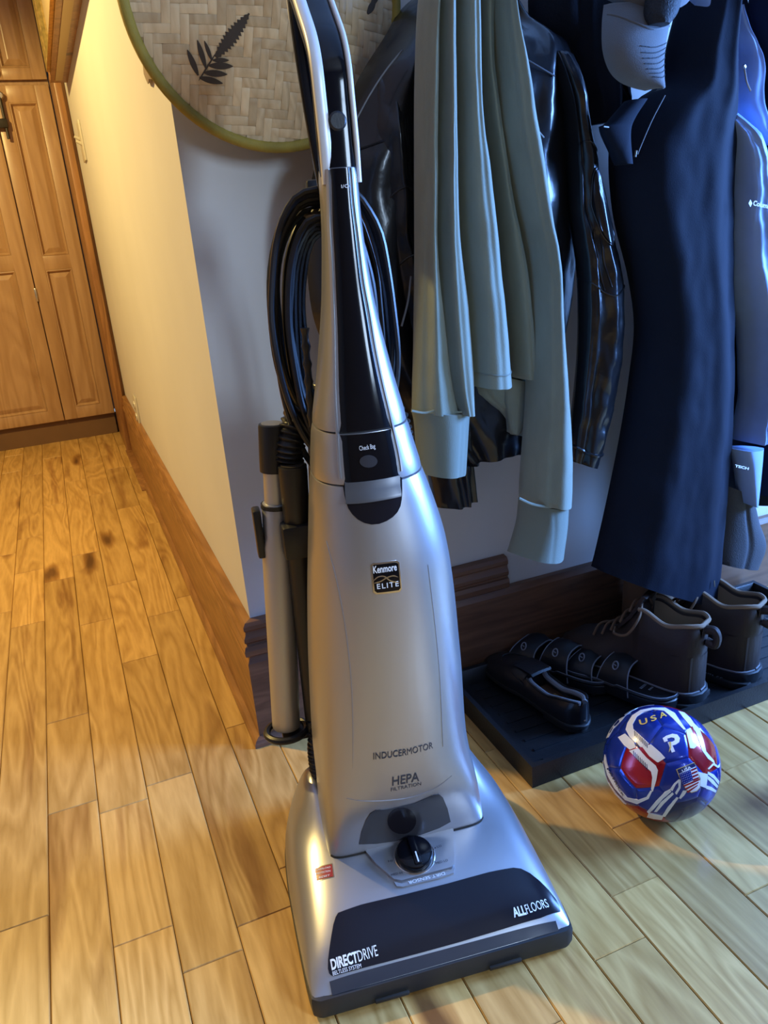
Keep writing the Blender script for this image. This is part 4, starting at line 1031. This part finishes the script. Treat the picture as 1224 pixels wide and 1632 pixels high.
sp2 = lambda a, b: (np.array(Sb(([( a, float(bwl(a/.303))*1.048+.0012, b)], []))[0][0]), np.array([-.9, -.4, .1]))
part('lettering', lettering('carhartt', (.110, .0145), (.045, .0145), .0085, sp2, .0006), M['edge_grey'], b2, smooth=False)
# a tan suede shoe behind
hs = onY(1050, 985, 1.16); ss = thing('suede_shoe', 'tan suede shoe standing against the baseboard behind the work boot', 'shoe', (hs[0], 1.14, TB))
St = spl([0, .05, .2, .36, .44, .55, .7, .85, 1], [.185, .185, .175, .180, .165, .120, .080, .062, .03])
U, tl, tr = upper(.16, bwl, bwr, St, .012, (.018, .40), .03, .15)
hx0 = (hs[0]-.055, 1.185, TB+.0)
part('upper', xf(U, hx0, math.radians(8), 1.0), M['suede'], ss, sharp=45)
part('sole', xf(slab(.162, bwl, bwr, 0, .013, 1.03), hx0, math.radians(8)), M['sole'], ss)
# dark slipper at the right edge
rs = onZ(1290, 1250, 0.0)
sl = thing('rubber_shoe', 'dark blue rubber shoe on the floor right of the soccer ball', 'shoe', (rs[0], rs[1], 0))
M['navyrubber'] = mat('navy_rubber', (0.012, 0.018, 0.035), 0.5)
U, tl, tr = upper(.27, swl, swr, spl([0, .05, .2, .4, .5, .7, .85, 1], [.085, .085, .078, .08, .084, .066, .054, .03]), .016, (.02, .45), .03, .1)
dr = math.radians(-6); c0 = (rs[0] - .02, rs[1], 0)
part('upper', xf(U, c0, dr + math.radians(-35)), M['navyrubber'], sl, sharp=45)
part('sole', xf(slab(.275, swl, swr, 0.0, .017, 1.05), c0, dr + math.radians(-35)), M['sole'], sl)

# ------------------------------------------------------------------ coats on the wall
M['olive'] = mat('olive_twill', (0.215, 0.25, 0.20), 0.85, var=0.06, scale=60, bump=0.25, bscale=900, sheen=0.25, stretch=(1, 1, .35))
M['olive_rib'] = mat('olive_ribbing', (0.17, 0.20, 0.165), 0.9, bump=0.3, bscale=700, sheen=0.2, stretch=(3, 3, .2))
M['jleather'] = mat('black_jacket_leather', (0.010, 0.010, 0.012), 0.27, bump=0.35, bscale=55, coat=0.1)
M['navy'] = mat('navy_coat_cloth', (0.005, 0.009, 0.021), 0.85, bump=0.15, bscale=500, spec=0.25)
M['navy2'] = mat('dark_navy_fleece', (0.008, 0.011, 0.02), 0.9, bump=0.3, bscale=400, spec=0.25)
M['shell'] = mat('blue_grey_shell', (0.25, 0.38, 0.66), 0.5, var=0.05, scale=30, bump=0.2, bscale=90)
M['shell_dark'] = mat('charcoal_ripstop', (0.045, 0.050, 0.062), 0.7, bump=0.5, bscale=500)
M['capcloth'] = mat('grey_cap_cloth', (0.115, 0.120, 0.130), 0.85, bump=0.25, bscale=700, sheen=0.2)
M['capmesh'] = mat('black_cap_mesh', (0.012, 0.014, 0.02), 0.7, bump=0.8, bscale=350)
M['piping'] = mat('grey_piping', (0.10, 0.10, 0.11), 0.4)
def drape(rows, yc, T, folds=(), Tb=.02, nf=44, nb_=10, nz=46, seed=0, rnd=0, ramp=.006, open_=False, wr=0.0, wsc=22, pw=.5, pk=None):
    """hanging cloth: rows (xl, yl, xr, yr[, dy[, T]]) are the two edges in the picture, set at depth yc; ridges run down the front"""
    rows = [tuple(r) + (0,)*(5-len(r)) if len(r) < 5 else r for r in rows]
    L = np.array([onY(r[0], r[1], yc + r[4]) for r in rows]); R = np.array([onY(r[2], r[3], yc + r[4]) for r in rows])
    TT = np.array([r[5] if len(r) > 5 else T for r in rows], float)
    L = curve(L, nz) if len(L) > 1 else L; R = curve(R, nz)
    TT = np.interp(np.linspace(0, 1, nz), np.linspace(0, 1, len(TT)), TT)
    rg = random.Random(seed); F_ = list(folds)
    for _ in range(rnd):
        a = rg.uniform(.05, .95); F_.append((a, min(.97, max(.03, a + rg.uniform(-.12, .12))), ramp*rg.uniform(-1, 1.2), rg.uniform(.03, .09)))
    rings = []
    for i in range(nz):
        t = i/(nz-1); ring = []
        for s in np.linspace(0, 1, nf):
            p = L[i]*(1-s) + R[i]*s; e = (1-(2*s-1)**2)**pw if pk is None else (math.sin(math.pi/2*s/pk)**.7 if s < pk else max(0.0, math.cos(math.pi/2*(s-pk)/(1-pk)))**.85)
            y = -TT[i]*e
            for f in F_:
                s0, s1, am, sg = f[:4]; env = 1.0
                if len(f) > 4: env = max(0.0, min(1, (t-f[4])*8, (f[5]-t)*8)) if (f[4] > 0 or f[5] < 1) else 1.0
                y -= am*env*math.exp(-((s-(s0+(s1-s0)*t))/sg)**2)*e**.5
            if wr: y -= wr*e*noise.noise(Vector((p[0]*wsc, p[2]*wsc*.8, seed*3.1))) + wr*.5*e*noise.noise(Vector((p[0]*wsc*2.3, p[2]*wsc*1.7, seed+9)))
            ring.append((p[0], min(p[1]+y, YW-.006), p[2]))
        for s in np.linspace(1, 0, nb_+2)[1:-1]:
            p = L[i]*(1-s) + R[i]*s; e = (1-(2*s-1)**2)**.5
            ring.append((p[0], min(p[1] + Tb*e, YW-.004), p[2]))
        rings.append(ring)
    drape.front = (rings, nf)
    return loft(rings)
def on_drape(fr, off=.001):
    rings, nf = fr
    def f(u, v):       # u across 0..1, v down 0..1
        i = min(len(rings)-1.001, max(0, v*(len(rings)-1))); j = min(nf-1.001, max(0, u*(nf-1)))
        i0, j0 = int(i), int(j); a, b = i-i0, j-j0; P = lambda q, w_: np.array(rings[q][w_])
        return (P(i0, j0)*(1-a)*(1-b) + P(i0+1, j0)*a*(1-b) + P(i0, j0+1)*(1-a)*b + P(i0+1, j0+1)*a*b)
    return lambda u, v: (f(u, v), np.array([0, -1.0, 0]))
def px_line(pts, yc, r, n=40, nn=6): return tube(curve([onY(x, y, yc) for x, y in pts], n), r, nn)
def seam_on(fr, pts, r, n=30):
    S = on_drape(fr); return tube(curve([S(u, v)[0] + [0, -r*.4, 0] for u, v in curve(np.array(pts, float), n)], n), r, 6)

# black leather motorcycle jacket
lj = thing('leather_jacket', 'black leather motorcycle jacket hanging behind the olive sweater', 'jacket', (*onY(740, 60, YW)[:2], 1.0))
part('body', drape([(735, -115, 755, -115, .04, .01), (700, -40, 790, -35, .05), (640, 14, 838, 40, .05), (612, 60, 893, 66, .02), (574, 120, 908, 110), (536, 200, 912, 200), (504, 260, 915, 260), (490, 330, 918, 330), (489, 420, 915, 420), (498, 500, 905, 500), (520, 560, 890, 560), (560, 640, 872, 640), (640, 705, 850, 690), (690, 735, 835, 700)], 1.155, .07, [(.1, .25, .02, .08), (.3, .33, -.015, .05), (.8, .75, .012, .05)], seed=2, rnd=8, ramp=.008, wr=.007, wsc=26, nf=60, nz=60), M['jleather'], lj, sharp=80)
fb = drape.front
part('sleeve', drape([(585, 130, 640, 120, .03), (592, 220, 655, 215), (600, 300, 662, 296), (612, 380, 664, 380), (625, 460, 690, 455), (640, 540, 718, 535), (655, 620, 742, 610), (668, 700, 748, 690), (684, 770, 754, 755), (690, 806, 758, 795)], 1.11, .03, [(.5, .4, .006, .15)], .03, seed=5, rnd=7, ramp=.005, wr=.006, wsc=38, nf=40, nz=60), M['jleather'], lj, sharp=80)
fs1 = drape.front
part('sleeve', drape([(866, 84, 908, 92, .02), (884, 120, 922, 125), (898, 170, 930, 170), (905, 220, 936, 220), (908, 270, 948, 265), (910, 320, 957, 315), (916, 380, 974, 380), (922, 430, 986, 425), (924, 500, 991, 495), (922, 570, 988, 570), (916, 640, 976, 640), (908, 700, 960, 705), (904, 732, 948, 745)], 1.10, .028, [(.3, .2, .008, .12, .35, .75), (.55, .6, .006, .1, .3, .8)], .03, seed=8, rnd=8, ramp=.005, wr=.005, wsc=34, nf=40, nz=70), M['jleather'], lj, sharp=80)
fs2 = drape.front
S2 = on_drape(fs2)
pad = sheet([(.62 + .26*math.cos(t), .345 + .085*math.sin(t)) for t in np.linspace(0, 2*math.pi, 20, endpoint=False)], S2, .005, .05, .006)
part('elbow_pad', pad, M['jleather'], lj, sharp=50)
part('pad_edge', tube([S2(.62 + .27*math.cos(t), .345 + .088*math.sin(t))[0] + [0, -.002, 0] for t in np.linspace(0, 2*math.pi, 33)], .0016, 6, cap=False), M['jleather'], lj)
for pt in ([(.02, .215), (.5, .20), (.98, .215)], [(.02, .53), (.5, .56), (.98, .53)], [(.30, .40), (.25, .47), (.35, .55)], [(.42, .41), (.38, .47), (.48, .54)]): part('sleeve_seam', seam_on(fs2, pt, .0014), M['jleather'], lj)
part('cuff', seam_on(fs2, [(0.0, .955), (.5, .965), (1, .955)], .0028), M['jleather'], lj)
part('shoulder_piping', join(px_line([(566, 194), (590, 150), (615, 112), (641, 80)], 1.080, .0012), px_line([(840, 95), (862, 108), (884, 121)], 1.082, .0012)), M['piping'], lj)
part('zip_pull', px_line([(845, 192), (856, 206), (867, 219)], 1.075, .0011), M['nickel'], lj)
for vf_ in (seam_on(fb, [(.08, .42), (.2, .405), (.32, .43)], .0016), seam_on(fs1, [(0, .26), (.5, .23), (1, .27)], .0018), seam_on(fs1, [(0, .40), (.5, .37), (1, .40)], .0018)): part('yoke_seam', vf_, M['jleather'], lj)
part('pocket_zip', px_line([(640, 520), (650, 480), (655, 440)], 1.056, .0015), M['piping'], lj)

# olive sweater
sw2 = thing('olive_sweater', 'olive green twill sweater hanging in deep folds with ribbed cuffs', 'sweater', (*onY(760, 60, YW)[:2], 1.0))
O = lambda rows, yc, T, **k: drape(rows, yc, T, **k)
part('body', O([(720, -120, 745, -120, 0, .012), (690, -60, 770, -60), (668, 0, 792, 0), (668, 150, 828, 150), (668, 300, 850, 300), (668, 420, 850, 420), (735, 560, 850, 570), (750, 622, 846, 640), (790, 655, 836, 672), (808, 690, 828, 688)], 1.095, .025, seed=11, rnd=6, ramp=.008, wr=.003), M['olive'], sw2, sharp=80)
part('inner_hem', O([(800, 600, 850, 610), (806, 650, 852, 655), (812, 690, 826, 690)], 1.072, .012, seed=12, nz=16), M['olive'], sw2, sharp=80)
for vf_ in (O([(716, -120, 726, -120, .02, .012), (690, -60, 708, -60), (671, -10, 692, -10), (664, 120, 690, 120), (663, 250, 690, 250), (663, 400, 690, 400), (660, 500, 706, 500), (657, 600, 722, 600), (656, 655, 738, 655)], 1.046, .040, pk=.4, seed=13, rnd=3, ramp=.007, wr=.002, nf=26), O([(722, -120, 730, -120, .02, .012), (704, -60, 726, -60), (690, -10, 712, -10), (690, 120, 714, 120), (690, 250, 718, 250), (690, 380, 726, 380), (694, 500, 742, 480), (704, 600, 751, 590), (718, 655, 749, 655)], 1.042, .046, pk=.4, seed=14, rnd=3, ramp=.007, wr=.002, nf=26)): part('sleeve_fold', vf_, M['olive'], sw2, sharp=80)
part('cuff', O([(655, 652, 749, 655), (660, 680, 747, 682), (664, 752, 743, 751)], 1.044, .042, pk=.45, seed=15, rnd=5, ramp=.003, nz=20), M['olive_rib'], sw2, sharp=80)
part('cuff_seam', px_line([(656, 655), (676, 658), (700, 653), (725, 657), (749, 655)], 1.012, .0017), M['olive'], sw2)
part('body_fold', O([(722, -125, 738, -125, .03, .012), (714, -60, 746, -60), (711, -10, 751, -10), (712, 100, 754, 78), (716, 183, 757, 183), (718, 288, 773, 268), (726, 392, 787, 370), (734, 492, 800, 480), (738, 560, 808, 555), (739, 612, 813, 611)], 1.045, .056, pk=.42, folds=[(.15, .2, .004, .10)], seed=16, rnd=3, ramp=.007, wr=.0025, nf=40), M['olive'], sw2, sharp=80)
ff = drape.front
part('hem_seam', seam_on(ff, [(.02, .962), (.5, .965), (.98, .960)], .0011), M['olive_rib'], sw2)
part('body_fold', O([(732, -120, 744, -120, 0, .012), (742, -60, 762, -60), (748, -10, 772, -10), (752, 90, 768, 90), (762, 183, 780, 183), (774, 260, 790, 256), (786, 340, 806, 340), (796, 420, 828, 420), (806, 520, 842, 520), (812, 600, 846, 600)], 1.070, .040, pk=.4, seed=17, rnd=3, ramp=.007, wr=.002, nf=24), M['olive'], sw2, sharp=80)
part('sleeve', O([(736, -120, 748, -120, .03, .012), (756, -60, 782, -60), (770, -10, 797, 0), (776, 60, 809, 56), (782, 120, 828, 118), (788, 183, 841, 183), (798, 250, 856, 261), (815, 330, 868, 350), (833, 410, 879, 420), (838, 500, 887, 522), (838, 610, 897, 614), (832, 700, 907, 706), (827, 770, 909, 768), (827, 793, 907, 800)], 1.048, .058, pk=.45, folds=[(.3, .3, -.004, .1)], seed=18, rnd=3, ramp=.007, wr=.002, nf=40, nz=60), M['olive'], sw2, sharp=80)
part('cuff', O([(826, 796, 906, 803), (822, 830, 904, 840), (812, 866, 900, 872), (808, 878, 898, 889)], 1.046, .046, pk=.45, seed=19, rnd=5, ramp=.003, nz=20), M['olive_rib'], sw2, sharp=80)
part('cuff_seam', px_line([(827, 794), (850, 804), (880, 808), (907, 801)], 1.004, .0022), M['olive'], sw2)

# dark fleece behind
fl2 = thing('navy_fleece', 'dark navy fleece jacket hanging behind the grey cap', 'jacket', (*onY(920, 40, YW)[:2], 1.15))
part('body', drape([(920, -130, 935, -130, 0, .012), (880, -70, 975, -70), (846, -20, 1010, -20), (842, 20, 1006, 20), (850, 52, 1000, 50), (880, 84, 996, 84), (918, 122, 992, 122), (958, 158, 988, 160), (972, 172, 984, 170)], 1.19, .045, seed=21, rnd=5, ramp=.006), M['navy2'], fl2, sharp=80)
part('sleeve', drape([(905, -20, 1000, -20), (910, 40, 985, 40), (920, 110, 985, 105), (938, 170, 980, 168), (940, 200, 975, 195)], 1.16, .035, seed=22, rnd=4, ramp=.006), M['navy2'], fl2, sharp=80)

# long navy coat
nc = thing('navy_coat', 'long dark navy coat reaching almost down to the boots', 'coat', (*onY(1080, 60, YW)[:2], 1.0))
part('body', drape([(1108, -140, 1120, -140, .04, .015), (1100, -80, 1130, -80, .02, .04), (1092, -30, 1136, -30), (1086, 0, 1138, 0), (1066, 70, 1142, 70), (1052, 130, 1145, 130), (1016, 158, 1146, 160), (988, 190, 1148, 200), (970, 240, 1150, 240), (976, 340, 1150, 340), (1000, 440, 1150, 440), (1010, 520, 1150, 520), (1002, 600, 1150, 600), (988, 690, 1148, 700), (968, 790, 1142, 800), (950, 870, 1136, 880), (942, 902, 1132, 956)], 1.10, .075, [(.25, .3, .006, .10), (.6, .7, .006, .09), (.9, .93, .008, .06)], .03, seed=31, rnd=4, ramp=.003, wr=.003, nf=56, nz=80), M['navy'], nc, sharp=80)
part('collar_tab', drape([(1000, 160, 1030, 158), (968, 196, 1010, 190), (958, 206, 1004, 214), (985, 262, 1006, 262)], 1.045, .012, seed=32, nz=18), M['navy'], nc, sharp=80)
part('chest_zip', px_line([(1060, 152), (1040, 190), (1026, 222), (1016, 246)], 1.022, .0009), M['piping'], nc)
part('zip_pull', px_line([(1014, 240), (1012, 250)], 1.020, .0016), M['nickel'], nc)
part('collar_snap', px_line([(962, 202), (970, 203)], 1.03, .0013), M['nickel'], nc)
part('hem_snap', px_line([(1138, 925), (1139, 935)], 1.03, .0013), M['nickel'], nc)

# blue grey rain jacket with lettering
rj = thing('rain_jacket', 'blue grey rain jacket with white lettering on its sleeve at the right', 'jacket', (*onY(1170, 60, YW)[:2], 1.0))
part('body', drape([(1140, -120, 1150, -120, .02, .012), (1132, -70, 1150, -70), (1126, -30, 1150, -30), (1128, 0, 1154, 0), (1130, 60, 1172, 62), (1130, 118, 1207, 118), (1125, 200, 1208, 205), (1122, 280, 1245, 280), (1122, 420, 1290, 420), (1122, 560, 1290, 560), (1124, 700, 1280, 700), (1130, 800, 1270, 790)], 1.16, .05, seed=41, rnd=8, ramp=.008, wr=.004), M['navy'], rj, sharp=80)
part('storm_flap', drape([(1104, -30, 1124, -30), (1108, 20, 1127, 20), (1114, 80, 1130, 80), (1120, 128, 1132, 126)], 1.07, .024, pk=.3, seed=42, nz=20), M['shell'], rj, sharp=80)
part('hood', drape([(1138, 20, 1154, 20), (1150, 60, 1172, 62), (1165, 95, 1207, 116), (1158, 150, 1206, 160), (1160, 190, 1209, 200), (1188, 230, 1206, 238)], 1.12, .045, pk=.35, seed=43, rnd=6, ramp=.008, wr=.006), M['shell'], rj, sharp=80)
part('hood_toggle', join(px_line([(1186, 106), (1190, 130), (1196, 145)], 1.068, .0016), px_line([(1185, 104), (1187, 108)], 1.066, .003)), M['nickel'], rj)
part('sleeve', drape([(1114, 122, 1132, 120, .01, .012), (1116, 160, 1148, 150, 0, .02), (1126, 188, 1168, 185), (1138, 218, 1190, 218), (1145, 250, 1207, 250), (1148, 300, 1216, 300), (1148, 360, 1226, 360), (1151, 430, 1230, 430), (1162, 480, 1230, 480), (1174, 520, 1226, 530), (1179, 600, 1214, 600), (1180, 640, 1204, 640), (1168, 700, 1196, 690)], 1.085, .060, [(.2, .2, .006, .1), (.7, .6, .006, .14)], pk=.35, seed=44, rnd=4, ramp=.005, wr=.006, wsc=30, nz=70), M['shell'], rj, sharp=80)
fj = drape.front
part('sleeve', drape([(1205, 250, 1218, 250), (1214, 330, 1240, 330), (1220, 480, 1250, 480), (1205, 600, 1250, 600), (1190, 690, 1235, 690)], 1.10, .03, seed=45, rnd=3, ramp=.005), M['navy'], rj, sharp=80)
part('cuff_tab', drape([(1163, 714, 1217, 714), (1170, 735, 1214, 740), (1176, 770, 1208, 775), (1181, 800, 1200, 806)], 1.055, .030, pk=.3, seed=46, nz=18), M['shell'], rj, sharp=80)
part('inner_cuff', drape([(1148, 770, 1196, 790), (1145, 830, 1206, 830), (1142, 870, 1218, 868), (1142, 896, 1205, 905)], 1.075, .026, seed=47, rnd=3, ramp=.005, nz=20), M['shell_dark'], rj, sharp=80)
def px_text(t, a, b, h, yc, mt, root, **k):
    P = lambda u, v: (onY(u, -v, yc), np.array([0, -1.0, 0]))
    part('lettering', lettering(t, (a[0], -a[1]), (b[0], -b[1]), h, P, .0, **k), M[mt], root, smooth=False)
px_text('Columbia', (1200, 327), (1232, 334), 8, 1.018, 'letter_w', rj, bold=.02)
part('emblem', loft([[tuple(onY(x, y, yc)) for x, y in ((1193, 324), (1196, 318), (1199, 324), (1196, 330))] for yc in (1.018, 1.0185)]), M['letter_w'], rj, smooth=False)
px_text('TECH', (1171, 744), (1193, 749), 4, 1.022, 'letter_w', rj, bold=.04)

# navy coat at the right edge
rc = thing('winter_coat', 'dark blue winter coat hanging right of the blue grey rain jacket', 'coat', (*onY(1250, 60, YW)[:2], 1.0))
part('body', drape([(1240, -140, 1260, -140, .05, .015), (1210, -80, 1300, -80, .02), (1192, -30, 1330, -30), (1196, 30, 1330, 30), (1204, 90, 1330, 90), (1214, 170, 1330, 170), (1212, 260, 1330, 260), (1219, 300, 1330, 300), (1224, 420, 1330, 420), (1222, 520, 1330, 520), (1214, 620, 1330, 620), (1206, 720, 1330, 720), (1198, 786, 1330, 770)], 1.10, .06, [(.1, .12, .01, .06)], seed=51, rnd=6, ramp=.008), M['navy'], rc, sharp=80)

# grey cap
cap_ = thing('baseball_cap', 'grey baseball cap hanging with its stitched brim pointing down', 'cap', (*onY(1010, -20, YW)[:2], 1.15))
cc = onY(1022, -42, 1.045)
dome = lathe([(.0001, .074), (.030, .069), (.055, .050), (.068, .025), (.072, 0), (.071, -.012), (.066, -.012), (.066, 0), (.05, .045), (.0001, .068)], 36)
Rm = Matrix.Rotation(math.radians(-10), 3, 'Z') @ Matrix.Rotation(math.radians(38), 3, 'X')
part('crown', ([tuple(cc + np.array(Rm @ Vector(p))*1.08 + [0, 0, .0]) for p in dome[0]], dome[1]), M['capcloth'], cap_)
part('brim', drape([(962, 8, 1066, 20, .03), (959, 40, 1060, 50, .012), (960, 80, 1053, 88), (970, 112, 1050, 118), (986, 130, 1048, 136), (1008, 140, 1046, 144), (1028, 145, 1042, 146)], 1.0, .030, Tb=-.027, nf=40, nb_=38, nz=40, pw=.5), M['capcloth'], cap_, sharp=60)
fc = drape.front
part('brim_seam', seam_on(fc, [(.02, .12), (.3, .24), (.6, .32), (.97, .26)], .0014), M['capcloth'], cap_)
for k in range(7):
    part('stitching', seam_on(fc, [(.38, .46 + .055*k), (.65, .50 + .055*k), (.97, .47 + .055*k)], .0007), M['capmesh'], cap_)
part('mesh_panel', drape([(1036, -30, 1088, -30), (1032, 0, 1082, 0, -.004), (1030, 25, 1074, 25, -.006), (1034, 40, 1060, 42, -.006)], .985, .02, nz=24, Tb=.02), M['capmesh'], cap_, sharp=60)

# peg rail that carries the coats
rail = thing('coat_rail', 'dark wooden peg rail on the wall above the coats', 'coat rack', (0.95, YW, 1.33))
part('board', box(0.50, 1.55, YW-.022, YW, 1.315, 1.395, .004), M['oakX'], rail)
for px in (735, 928, 1024, 1115, 1146, 1250):
    hxx = onY(px, -120, 1.18)[0]
    part('peg', tube(curve([(hxx, YW-.015, 1.345), (hxx, YW-.055, 1.335), (hxx, YW-.095, 1.338), (hxx, YW-.115, 1.362)], 14), .0065, 10), M['darkmetal'], rail)
